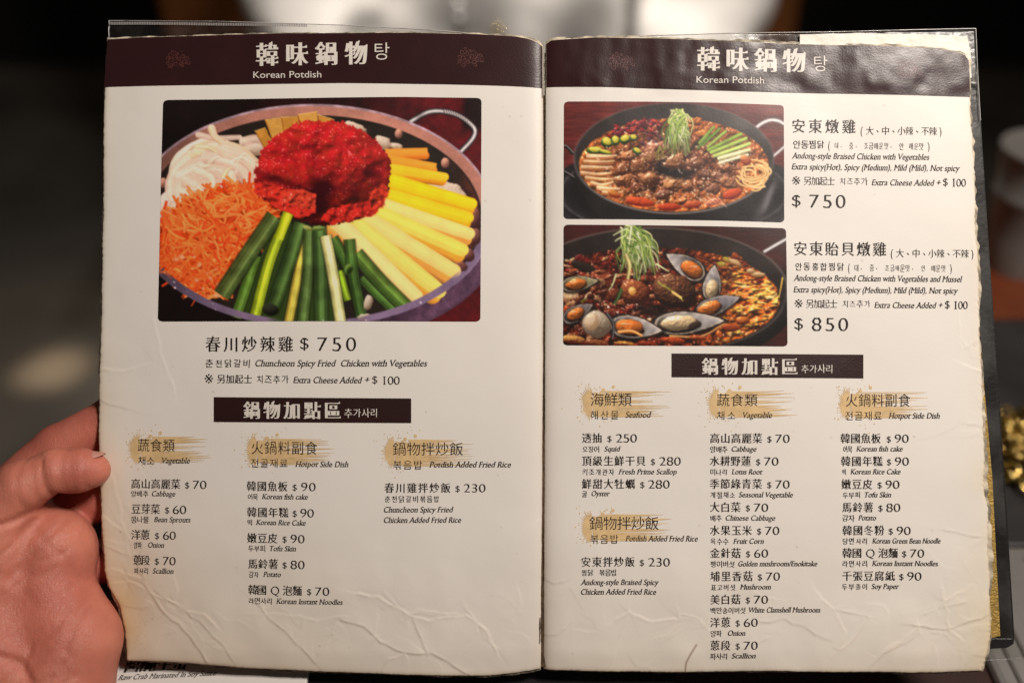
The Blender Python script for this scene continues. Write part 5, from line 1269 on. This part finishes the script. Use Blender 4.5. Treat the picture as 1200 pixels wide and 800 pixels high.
# frayed paper along the crack of the spine
fr_rs = np.random.RandomState(31)
def fray(name, x0, ya, yb, w, m, label, z=-3.2):
    y = np.linspace(ya, yb, int((yb - ya) / 1.3)); nz_ = vnoise((1, len(y)), 3, int(ya), 2)[0]; nz2 = vnoise((1, len(y)), 5, int(ya) + 3, 2)[0]
    a = x0 - w * (.3 + nz_); b = x0 + w * (.3 + nz2); n = len(y)
    V = np.vstack([loc(a, y, z - .5 + nz_), loc((a + b) / 2, y, z + .8 + nz2), loc(b, y, z - .5 + nz2)])
    i = np.arange(n - 1); F = np.vstack([np.stack([i, i + 1, n + i + 1, n + i], 1), np.stack([n + i, n + i + 1, 2 * n + i + 1, 2 * n + i], 1)])
    o = link(name, mesh_np(name, V, F), m, menu); md = o.modifiers.new('gauge', 'SOLIDIFY'); md.thickness = .0002
    return tag(o, label)
M_fray = mat('frayed_paper', (.66, .60, .52), rough=.8, var=(300, .3))
fray('frayed_crack', 637.4, 49, 112, .65, M_fray, 'white frayed paper in the crack of the spine between the header bands')
fray('frayed_crack', 634.6, 722, 752, 1.1, M_spine, 'brown curled flap of paper low in the gutter', -2.0)
# ---------------------------------------------------------------- hand holding the left edge
def surface_nets(Fd, org, h):
    """polygonise a scalar field (negative inside)"""
    nx, ny, nz = Fd.shape; s = Fd < 0
    c = np.zeros((nx - 1, ny - 1, nz - 1), np.int8)
    for a in (0, 1):
        for b in (0, 1):
            for d in (0, 1): c += s[a:nx - 1 + a, b:ny - 1 + b, d:nz - 1 + d]
    act = (c > 0) & (c < 8); idx = -np.ones(act.shape, np.int64); ids = np.argwhere(act); idx[act] = np.arange(len(ids))
    acc = np.zeros((len(ids), 3)); cnt = np.zeros(len(ids)); I, J, K_ = ids.T
    cor = [(a, b, d) for a in (0, 1) for b in (0, 1) for d in (0, 1)]
    for p in cor:
        for ax in range(3):
            if p[ax]: continue
            q = list(p); q[ax] = 1
            f0 = Fd[I + p[0], J + p[1], K_ + p[2]]; f1 = Fd[I + q[0], J + q[1], K_ + q[2]]; k = (f0 < 0) != (f1 < 0)
            t = np.where(k, f0 / (f0 - f1 + 1e-12), 0); v = np.tile(np.array(p, float), (len(ids), 1)); v[:, ax] = t
            acc[k] += v[k]; cnt[k] += 1
    V = (ids + acc / cnt[:, None]) * h + org; Q = []
    for ax in range(3):
        u, w = (ax + 1) % 3, (ax + 2) % 3
        sl0 = [slice(None)] * 3; sl1 = [slice(None)] * 3; sl0[ax] = slice(0, -1); sl1[ax] = slice(1, None)
        ch = s[tuple(sl0)] != s[tuple(sl1)]; e = np.argwhere(ch)
        ok = (e[:, u] > 0) & (e[:, w] > 0) & (e[:, u] < Fd.shape[u] - 1) & (e[:, w] < Fd.shape[w] - 1); e = e[ok]
        ins = s[e[:, 0], e[:, 1], e[:, 2]]
        def at(du, dw):
            g = e.copy(); g[:, u] -= du; g[:, w] -= dw; return idx[g[:, 0], g[:, 1], g[:, 2]]
        q = np.stack([at(1, 1), at(0, 1), at(0, 0), at(1, 0)], 1)
        q[~ins] = q[~ins][:, ::-1]; Q.append(q)
    return V, np.vstack(Q)
def cone_chain(G, chain):
    """distance to a chain of round cones: (x, y, z, r)"""
    X, Y, Z = G; best = np.full(X.shape, 1e6, np.float32)
    for a, b in zip(chain, chain[1:]):
        d = np.array(b[:3]) - np.array(a[:3]); L2 = float(d @ d)
        t = np.clip(((X - a[0]) * d[0] + (Y - a[1]) * d[1] + (Z - a[2]) * d[2]) / L2, 0, 1)
        r = np.sqrt((X - a[0] - t * d[0]) ** 2 + (Y - a[1] - t * d[1]) ** 2 + (Z - a[2] - t * d[2]) ** 2) - (a[3] + t * (b[3] - a[3]))
        best = smin(best, r.astype(np.float32), 6)
    return best
def smin(a, b, k):
    h = np.clip(.5 + .5 * (b - a) / k, 0, 1); return b + (a - b) * h - k * h * (1 - h)
HS = 2.6
gx, gy, gz = np.arange(-205, 262, HS), np.arange(436, 1200, HS), np.arange(-96, 240, HS)
G = np.meshgrid(gx.astype(np.float32), gy.astype(np.float32), gz.astype(np.float32), indexing='ij')
thumb = cone_chain(G, [(116, 549, 15, 19), (104, 548, 20, 24.5), (76, 549, 28, 25.5), (44, 566, 36, 31), (10, 606, 34, 44), (8, 664, 24, 56)])
palm = cone_chain(G, [(20, 630, -2, 48), (60, 646, 2, 51), (58, 690, 8, 52), (88, 746, 16, 58), (70, 812, 26, 70), (20, 900, 60, 78), (-20, 1000, 100, 84), (-90, 1150, 150, 92), (-180, 1330, 210, 98)])
heel = cone_chain(G, [(6, 690, 20, 56), (8, 760, 36, 66), (-20, 840, 66, 78), (-50, 960, 110, 84), (-100, 1060, 140, 86)])
web = cone_chain(G, [(22, 600, 10, 34), (10, 590, -28, 34), (10, 660, -34, 40), (30, 730, -30, 44)])
fing = [cone_chain(G, [(-22, 600, -30, 34), (52, 530, -40, 30), (118, 492, -42, 27), (180, 478, -42, 24), (232, 474, -40, 20)]),
        cone_chain(G, [(-6, 640, -38, 34), (64, 606, -46, 28), (126, 580, -45, 26), (190, 566, -43, 23), (244, 560, -40, 19)]),
        cone_chain(G, [(4, 690, -40, 34), (74, 676, -46, 28), (140, 656, -44, 25), (200, 646, -42, 22), (242, 642, -39, 18)]),
        cone_chain(G, [(16, 740, -36, 32), (84, 742, -43, 26), (140, 734, -42, 22), (190, 728, -40, 19), (218, 726, -37, 16)])]
Fd = smin(smin(palm, heel, 16), web, 16)
Fd = smin(Fd, thumb, 9)
for f in fing: Fd = smin(Fd, f, 5)
# skin folds cut into the surface
def groove(pts, depth, w, zmin=10):
    global Fd
    dm = np.full(G[0].shape[:2], 1e6, np.float32); X, Y = G[0][:, :, 0], G[1][:, :, 0]
    for (xa, ya), (xb, yb) in zip(pts, pts[1:]):
        L2 = (xb - xa) ** 2 + (yb - ya) ** 2 + 1e-6; t = np.clip(((X - xa) * (xb - xa) + (Y - ya) * (yb - ya)) / L2, 0, 1)
        dm = np.minimum(dm, np.hypot(X - xa - t * (xb - xa), Y - ya - t * (yb - ya)))
    Fd = Fd + (depth * np.exp(-(dm / w) ** 2))[:, :, None] * sstep(zmin - 10, zmin + 10, G[2])
for p, d, w in (([(72, 535), (76, 550), (80, 578)], 2.6, 3.0), ([(66, 530), (68, 552), (70, 582)], 1.2, 2.6), ([(84, 574), (66, 588), (44, 600), (22, 606)], 4.0, 4.0), ([(52, 524), (50, 550), (56, 584)], .9, 3),
                ([(-10, 720), (30, 734), (62, 752), (92, 790), (100, 830)], 3.4, 5.0), ([(112, 676), (116, 700), (108, 740)], 2.2, 4.5), ([(60, 612), (92, 640), (104, 672)], 1.0, 4), ([(-20, 640), (30, 650), (70, 690)], .7, 5)):
    groove(p, d, w)
wrs = np.random.RandomState(12)
for k in range(44):                                                # fine slanting wrinkles of the ball of the thumb and the wrist
    x_, y_ = wrs.uniform(-5, 105), wrs.uniform(600, 790); a_ = wrs.normal(-.75, .22); l_ = wrs.uniform(12, 32)
    groove([(x_ - l_ * math.cos(a_), y_ - l_ * math.sin(a_)), (x_ + wrs.normal() * 2, y_ + wrs.normal() * 2), (x_ + l_ * math.cos(a_), y_ + l_ * math.sin(a_))], wrs.uniform(.5, 1.2), 2.4)
for k in range(9):
    x_ = 58 + k * 7 + wrs.normal() * 2; groove([(x_, 526 + wrs.uniform(0, 8)), (x_ + 2, 548), (x_ + 3, 570 - wrs.uniform(0, 8))], wrs.uniform(.4, .9), 2.2)
# soft unevenness of flesh
Fd = Fd + ((vnoise(G[0].shape[:2], 16, 61, 1) - .5) * 2.0)[:, :, None].astype(np.float32)
Fd[0], Fd[-1], Fd[:, 0], Fd[:, -1], Fd[:, :, 0], Fd[:, :, -1] = (9.,) * 6
Vh, Qh = surface_nets(Fd, np.array([gx[0], gy[0], gz[0]]), HS)
ORG = np.array([40., 760., 0.])
def hloc(V): return np.stack([(V[:, 0] - ORG[0]) * U, (ORG[1] - V[:, 1]) * U, V[:, 2] * U], 1)
HAND = M @ Matrix.Translation(((ORG[0] - 600) * U, (400 - ORG[1]) * U, 0))
person = empty('person', HAND, 'bare left hand gripping the left edge of the open menu, thumb on the page', 'person')
M_skin = bpy.data.materials.new('skin'); M_skin.use_nodes = True
nt = M_skin.node_tree; b = nt.nodes['Principled BSDF']; N = nt.nodes.new; K = nt.links.new
b.inputs['Roughness'].default_value = .44; b.inputs['Specular IOR Level'].default_value = .40
b.inputs['Subsurface Weight'].default_value = .3; b.inputs['Subsurface Radius'].default_value = (1, .35, .2); b.inputs['Subsurface Scale'].default_value = .0025
tcn = N('ShaderNodeTexCoord'); n1 = N('ShaderNodeTexNoise'); n1.inputs['Scale'].default_value = 55; n1.inputs['Detail'].default_value = 4
at = N('ShaderNodeAttribute'); at.attribute_name = 'ink'
cr = N('ShaderNodeValToRGB'); cr.color_ramp.elements[0].position = .3; cr.color_ramp.elements[0].color = (.84, .74, .72, 1); cr.color_ramp.elements[1].position = .7; cr.color_ramp.elements[1].color = (1.08, 1.06, 1.02, 1)
mx = N('ShaderNodeMix'); mx.data_type = 'RGBA'; mx.blend_type = 'MULTIPLY'; mx.inputs[0].default_value = 1
K(tcn.outputs['Object'], n1.inputs['Vector']); K(n1.outputs['Fac'], cr.inputs[0]); K(at.outputs['Color'], mx.inputs[6]); K(cr.outputs[0], mx.inputs[7]); K(mx.outputs[2], b.inputs['Base Color'])
vo = N('ShaderNodeTexVoronoi'); vo.inputs['Scale'].default_value = 1100; vo.feature = 'DISTANCE_TO_EDGE'; n2 = N('ShaderNodeTexNoise'); n2.inputs['Scale'].default_value = 520; n2.inputs['Detail'].default_value = 6; n2.inputs['Distortion'].default_value = 1.2
mp_ = N('ShaderNodeMapping'); mp_.inputs['Scale'].default_value = (1, .22, 1); mp_.inputs['Rotation'].default_value = (0, 0, .6)
ad = N('ShaderNodeMath'); ad.operation = 'ADD'; bp = N('ShaderNodeBump'); bp.inputs['Strength'].default_value = .42; bp.inputs['Distance'].default_value = .0007
K(tcn.outputs['Object'], mp_.inputs[0]); K(mp_.outputs[0], n2.inputs['Vector']); K(tcn.outputs['Object'], vo.inputs['Vector']); K(vo.outputs['Distance'], ad.inputs[0]); K(n2.outputs['Fac'], ad.inputs[1]); K(ad.outputs[0], bp.inputs['Height']); K(bp.outputs[0], b.inputs['Normal'])
me = mesh_np('hand', hloc(Vh), Qh)
sk = np.tile(np.array([.56, .20, .14]), (len(Vh), 1))
red = np.exp(-((Vh[:, 0] - 112) / 26) ** 2 - ((Vh[:, 1] - 548) / 26) ** 2) * .5 + np.exp(-((Vh[:, 0] - 80) / 40) ** 2 - ((Vh[:, 1] - 690) / 60) ** 2) * .6 + sstep(0, -30, Vh[:, 2]) * .8
sk = sk * (1 - np.clip(red, 0, 1)[:, None] * np.array([.02, .20, .14]))
wr = sstep(0, 40, (Vh[:, 1] - 735) - (Vh[:, 0] - 20) * .6)
sk = sk * (1 - wr[:, None] * np.array([.16, .10, .42]))  # dim orange light on the wrist is put into the skin colour
vcol(me, sk)
hand = link('hand', me, M_skin, person, True)
# thumb nail, seen almost edge-on along the top of the thumb
M_nail = mat('nail', (.52, .25, .19), rough=.45, spec=.4)
def nail(bm):
    nu, nv = 13, 9; R = 20.5; rows = []
    for i in range(nu):
        u = i / (nu - 1); row = []
        for j in range(nv):
            a = (j / (nv - 1) - .5) * 1.35 * (1 - .25 * (2 * u - 1) ** 4)
            x = 98 + 32 * u - 3.5 * (2 * j / (nv - 1) - 1) ** 2 * u; rr = 24.7 - 4.9 * u
            th = math.pi / 2 - .05 + a
            row.append(bm.verts.new(((x - ORG[0]) * U, (ORG[1] - (549 - rr * math.sin(th) * 1.04)) * U, (20 - 4 * u + rr * math.cos(th)) * U)))
        rows.append(row)
    for i in range(nu - 1):
        for j in range(nv - 1): bm.faces.new((rows[i][j], rows[i + 1][j], rows[i + 1][j + 1], rows[i][j + 1]))
nl = bmobj('thumb_nail', nail, M_nail, person, True); md = nl.modifiers.new('gauge', 'SOLIDIFY'); md.thickness = .0006
# ---------------------------------------------------------------- table and what stands on it, room behind
TZ = .745                                                          # table top
M_wood = mat('reddish_wood', L8(108, 52, 26), rough=.38, spec=.5, var=(9, .35), coat=.2)
M_slate = mat('dark_slate', (.028, .027, .028), rough=.35, spec=.5, var=(20, .3), bump=(60, .2, .002))
M_steel = mat('polished_steel', (.78, .76, .72), rough=.30, metal=.85, bump=(14, .25, .01))
M_steel2 = mat('brushed_steel', (.19, .18, .165), rough=.30, metal=.0, spec=.7)
M_brass = mat('brass', L8(200, 172, 100), rough=.22, metal=1.)
M_dkwood = mat('dark_wood', L8(52, 30, 24), rough=.5, var=(14, .3))
table = empty('table', Matrix.Translation((.3, .3, 0)), 'reddish wood dining table with dark slate and steel insets under the menu', 'table')
def at_table(o): o.parent = table; return o
def tb(name, x0, x1, y0, y1, z0, z1, m, bev=.002):
    return bmobj(name, lambda bm: box(bm, x0 - .3, x1 - .3, y0 - .3, y1 - .3, z0, z1), m, table, bevel=bev)
tb('table_top', -.30, 1.0, .30, .475, TZ - .035, TZ, M_wood)
tb('slate_inset', .02, 1.0, .045, .298, TZ - .035, TZ - .001, M_slate)
tb('dark_table_top', -.30, .018, -.40, .298, TZ - .035, TZ - .001, M_dkwood)
tb('steel_rim', .262, 1.0, -.40, .043, TZ - .035, TZ + .001, M_steel, .004)
tb('dark_table_top', .02, .26, -.40, .043, TZ - .035, TZ - .001, M_dkwood)
for x in (-.24, .92):
    for y in (-.34, .42): tb('leg', x - .03, x + .03, y - .03, y + .03, 0, TZ - .036, M_dkwood)
# steel cup
cup = empty('steel_cup', Matrix.Translation((.452, .385, TZ)), 'steel cup with a rolled rim on the wooden table right of the menu', 'cup')
def cupb(bm):
    lathe(bm, [(.0, .002), (.026, .002), (.028, .0), (.029, .004), (.031, .03), (.034, .066), (.0365, .070), (.0365, .073), (.0355, .075), (.039, .108), (.0405, .110), (.0405, .1125), (.039, .113), (.0375, .110), (.034, .07), (.03, .03), (.027, .007), (.0, .006)], 56)
cb = bmobj('body', cupb, M_steel2, cup, True); cb.data.set_sharp_from_angle(angle=.6)
# brass chain heaped on the slate
chain = empty('brass_chain', Matrix.Translation((.362, .125, TZ)), 'heap of shiny brass chain links on the dark slate', 'chain')
def torus(bm, c, R, r, rot, n=18, k=8):
    q = Matrix.Rotation(rot[2], 3, 'Z') @ Matrix.Rotation(rot[0], 3, 'X') @ Matrix.Rotation(rot[1], 3, 'Y'); ring = []
    for i in range(n):
        a = 2 * math.pi * i / n
        ring.append([bm.verts.new(Vector(c) + q @ Vector(((R + r * math.cos(2 * math.pi * j / k)) * math.cos(a) * 1.25, (R + r * math.cos(2 * math.pi * j / k)) * math.sin(a), r * math.sin(2 * math.pi * j / k)))) for j in range(k)])
    for i in range(n):
        for j in range(k): bm.faces.new((ring[i][j], ring[(i + 1) % n][j], ring[(i + 1) % n][(j + 1) % k], ring[i][(j + 1) % k]))
cr_ = random.Random(8); first = bmobj('link', lambda bm: torus(bm, (0, 0, 0), .0052, .0016, (0, 0, 0)), M_brass, chain, True)
lm = first.data
for k in range(64):
    o = first if k == 0 else link('link', lm, None, chain)
    r = .036 * math.sqrt(cr_.random()); a = cr_.random() * 6.28
    o.location = (r * math.cos(a) * 1.1, r * math.sin(a) * 1.25, .003 + cr_.random() * .018 * (1 - r / .036) + (k % 3) * .002)
    o.rotation_euler = (cr_.uniform(-1.1, 1.1), cr_.uniform(-.6, .6), cr_.uniform(0, 6.28))
# steel serving bowl lip near the lower right: ridged steel tray edge
tray = empty('steel_tray', Matrix.Translation((.36, -.05, TZ + .001)), 'shiny ridged steel tray at the lower right corner', 'tray')
def trayb(bm):
    box(bm, -.088, .2, -.25, .088, .0, .003)
    for k in range(7): box(bm, -.08 + k * .03, -.072 + k * .03, -.24, .08, .0032, .006)
bmobj('plate', trayb, M_steel, tray, bevel=.001)
# second menu lying on the table
PL = np.array([[1, 0], [0, 1]])
side_menu = empty('printed_menu_sheet', Matrix.Translation((-.2, -.02, .7882)), 'white printed menu sheet lying on a closed black menu below the left page', 'menu sheet')
M_sheet = mat('white_sheet', (.72, .68, .64), rough=.4, spec=.4, bump=(300, .1, .001))
bmobj('sheet', lambda bm: box(bm, .003, .1007, -.0725, .06, 0, .0038), M_sheet, side_menu, bevel=.0008)
closed = empty('closed_menu', Matrix.Translation((-.16, -.01, TZ)), 'closed black menu lying flat under the white printed sheet', 'menu')
bmobj('cover', lambda bm: box(bm, -.037, .24, -.0825, .09, .036, .0428), M_cover, closed, bevel=.0015)
bmobj('page_block', lambda bm: box(bm, -.035, .236, -.0805, .087, .0062, .0358), M_insert, closed, bevel=.0005)
bmobj('cover', lambda bm: box(bm, -.037, .24, -.0825, .09, 0, .006), M_cover, closed, bevel=.0015)
def sheet_text(segs, name='lettering'):
    """layout: metres on the sheet, y away from the viewer"""
    Vs, Fs, n0 = [], [], 0
    xr = min(s[0].min() for s in segs)
    for x, y, T, Z in segs:
        y = y - (x - xr) * .06
        Vs.append(np.stack([x, -y, np.full(len(x), .0041) + Z * 2e-5], 1)); Fs.append(T + n0); n0 += len(x)
    o = link(name, mesh_np(name, np.vstack(Vs), np.vstack(Fs)), M_black_ink, side_menu); return o
ST = sheet_text(seg_latin('Raw Crab Marinated In Soy Sauce', 'ital', .0093, .0561, .0685, .0029))
ST2 = sheet_text(seg_full('醬醃生蟹', 'heavy', .0100, .0410, .0563, .0643))
ST3 = sheet_text(seg_full('게', 'brush', .0032, .0082, .0650, .0698))

# person opposite in a pale shirt
wearer = empty('person', Matrix.Translation((0, 1.08, 0)), 'blurred person in a white shirt with grey print seated across the table', 'person')
h2 = .014
ax_, ay_, az_ = np.arange(-.46, .46, h2), np.arange(-.30, .26, h2), np.arange(.40, 1.16, h2)
G2 = np.meshgrid(ax_, ay_, az_, indexing='ij')
def cc(ch, kk=.03):
    X, Y, Z = G2; best = np.full(X.shape, 9.)
    for a, b in zip(ch, ch[1:]):
        d = np.array(b[:3]) - np.array(a[:3]); t = np.clip(((X - a[0]) * d[0] + (Y - a[1]) * d[1] + (Z - a[2]) * d[2]) / float(d @ d), 0, 1)
        best = smin(best, np.sqrt((X - a[0] - t * d[0]) ** 2 + (Y - a[1] - t * d[1]) ** 2 + (Z - a[2] - t * d[2]) ** 2) - (a[3] + t * (b[3] - a[3])), kk)
    return best
body = np.minimum(cc([(-.07, 0, .46, .125), (-.095, 0, .75, .125), (-.10, .02, 1.0, .11)]), cc([(.07, 0, .46, .125), (.095, 0, .75, .125), (.10, .02, 1.0, .11)]))
body = smin(body, cc([(0, 0, .46, .13), (0, -.01, .75, .135), (0, .02, 1.0, .12), (0, .03, 1.12, .06)]), .05)
body = smin(body, cc([(-.19, .03, 1.02, .085), (-.29, -.03, .80, .085), (-.20, -.17, .64, .05)]), .03)
body = smin(body, cc([(.19, .03, 1.02, .085), (.29, -.03, .80, .085), (.20, -.17, .64, .05)]), .03)
fold = (vnoise((G2[0].shape[0], G2[0].shape[2]), 6, 88, 3) - .5)[:, None, :] * .03
body = body + fold
body[0], body[-1], body[:, 0], body[:, -1], body[:, :, 0], body[:, :, -1] = (.05,) * 6
Vb, Qb = surface_nets(body, np.array([ax_[0], ay_[0], az_[0]]), h2)
M_shirt = mat('white_shirt', rough=.85, spec=.2, attr='ink')
me = mesh_np('shirt', Vb, Qb)
cs = np.tile(np.array([.78, .75, .71]), (len(Vb), 1))
for (x, z, a, b_) in ((-.055, .80, .07, .05), (.10, .785, .05, .045), (-.20, .78, .03, .02), (.02, .93, .06, .05), (-.12, .95, .05, .04)):
    m_ = np.exp(-(((Vb[:, 0] - x) / a) ** 2 + ((Vb[:, 2] - z) / b_) ** 2) ** 2)[:, None]; cs = cs * (1 - m_ * .72)
cs = cs * (1 - .93 * np.exp(-((Vb[:, 0] - .163) / .012) ** 4)[:, None])
vcol(me, cs)
link('shirt', me, M_shirt, wearer, True)
M_glint = mat('glint_white', (.85, .84, .82), rough=.12, spec=.9, coat=1.)
for (x, z) in ((-.070, .815), (-.070, .800)):
    bmobj('glint_bead', lambda bm: bmesh.ops.create_uvsphere(bm, u_segments=16, v_segments=10, radius=.0055, matrix=Matrix.Translation((x, -.150, z))), M_glint, wearer, True)  # white beads added to give small bright glints on the shirt front
bmobj('brass_glint_bead', lambda bm: bmesh.ops.create_uvsphere(bm, u_segments=16, v_segments=10, radius=.007, matrix=Matrix.Translation((-.019, -.152, .783))), M_brass, wearer, True)  # brass bead added to give a gold glint

# bench back, wall, floor
M_bench = mat('brown_bench_wood', L8(104, 60, 22), rough=.5, var=(4, .25))
bench = empty('bench_back', Matrix.Translation((.35, 1.5, 0)), 'brown wooden bench back behind the seated person', 'bench')
bmobj('backrest', lambda bm: box(bm, -1.0, .18, -.03, .03, .42, 1.25), M_bench, bench, bevel=.006)
bmobj('seat', lambda bm: box(bm, -1.0, .18, -.48, -.04, .38, .42), M_bench, bench, bevel=.006)
for x in (-.95, .13): bmobj('leg', lambda bm: box(bm, x - .03, x + .03, -.45, -.39, 0, .379), M_bench, bench, bevel=.003)
M_wall = mat('black_wall', (.012, .011, .011), rough=.7, var=(3, .3))
tag(bmobj('wall_back', lambda bm: box(bm, -4, 4, 3.0, 3.1, 0, 2.9), M_wall), kind='structure')
M_floor = mat('grey_floor', (.19, .175, .155), rough=.45, var=(2.2, .45), bump=(8, .3, .01))
tag(bmobj('floor', lambda bm: box(bm, -4, 4, -1.5, 3.0, -.05, 0), M_floor), kind='structure')
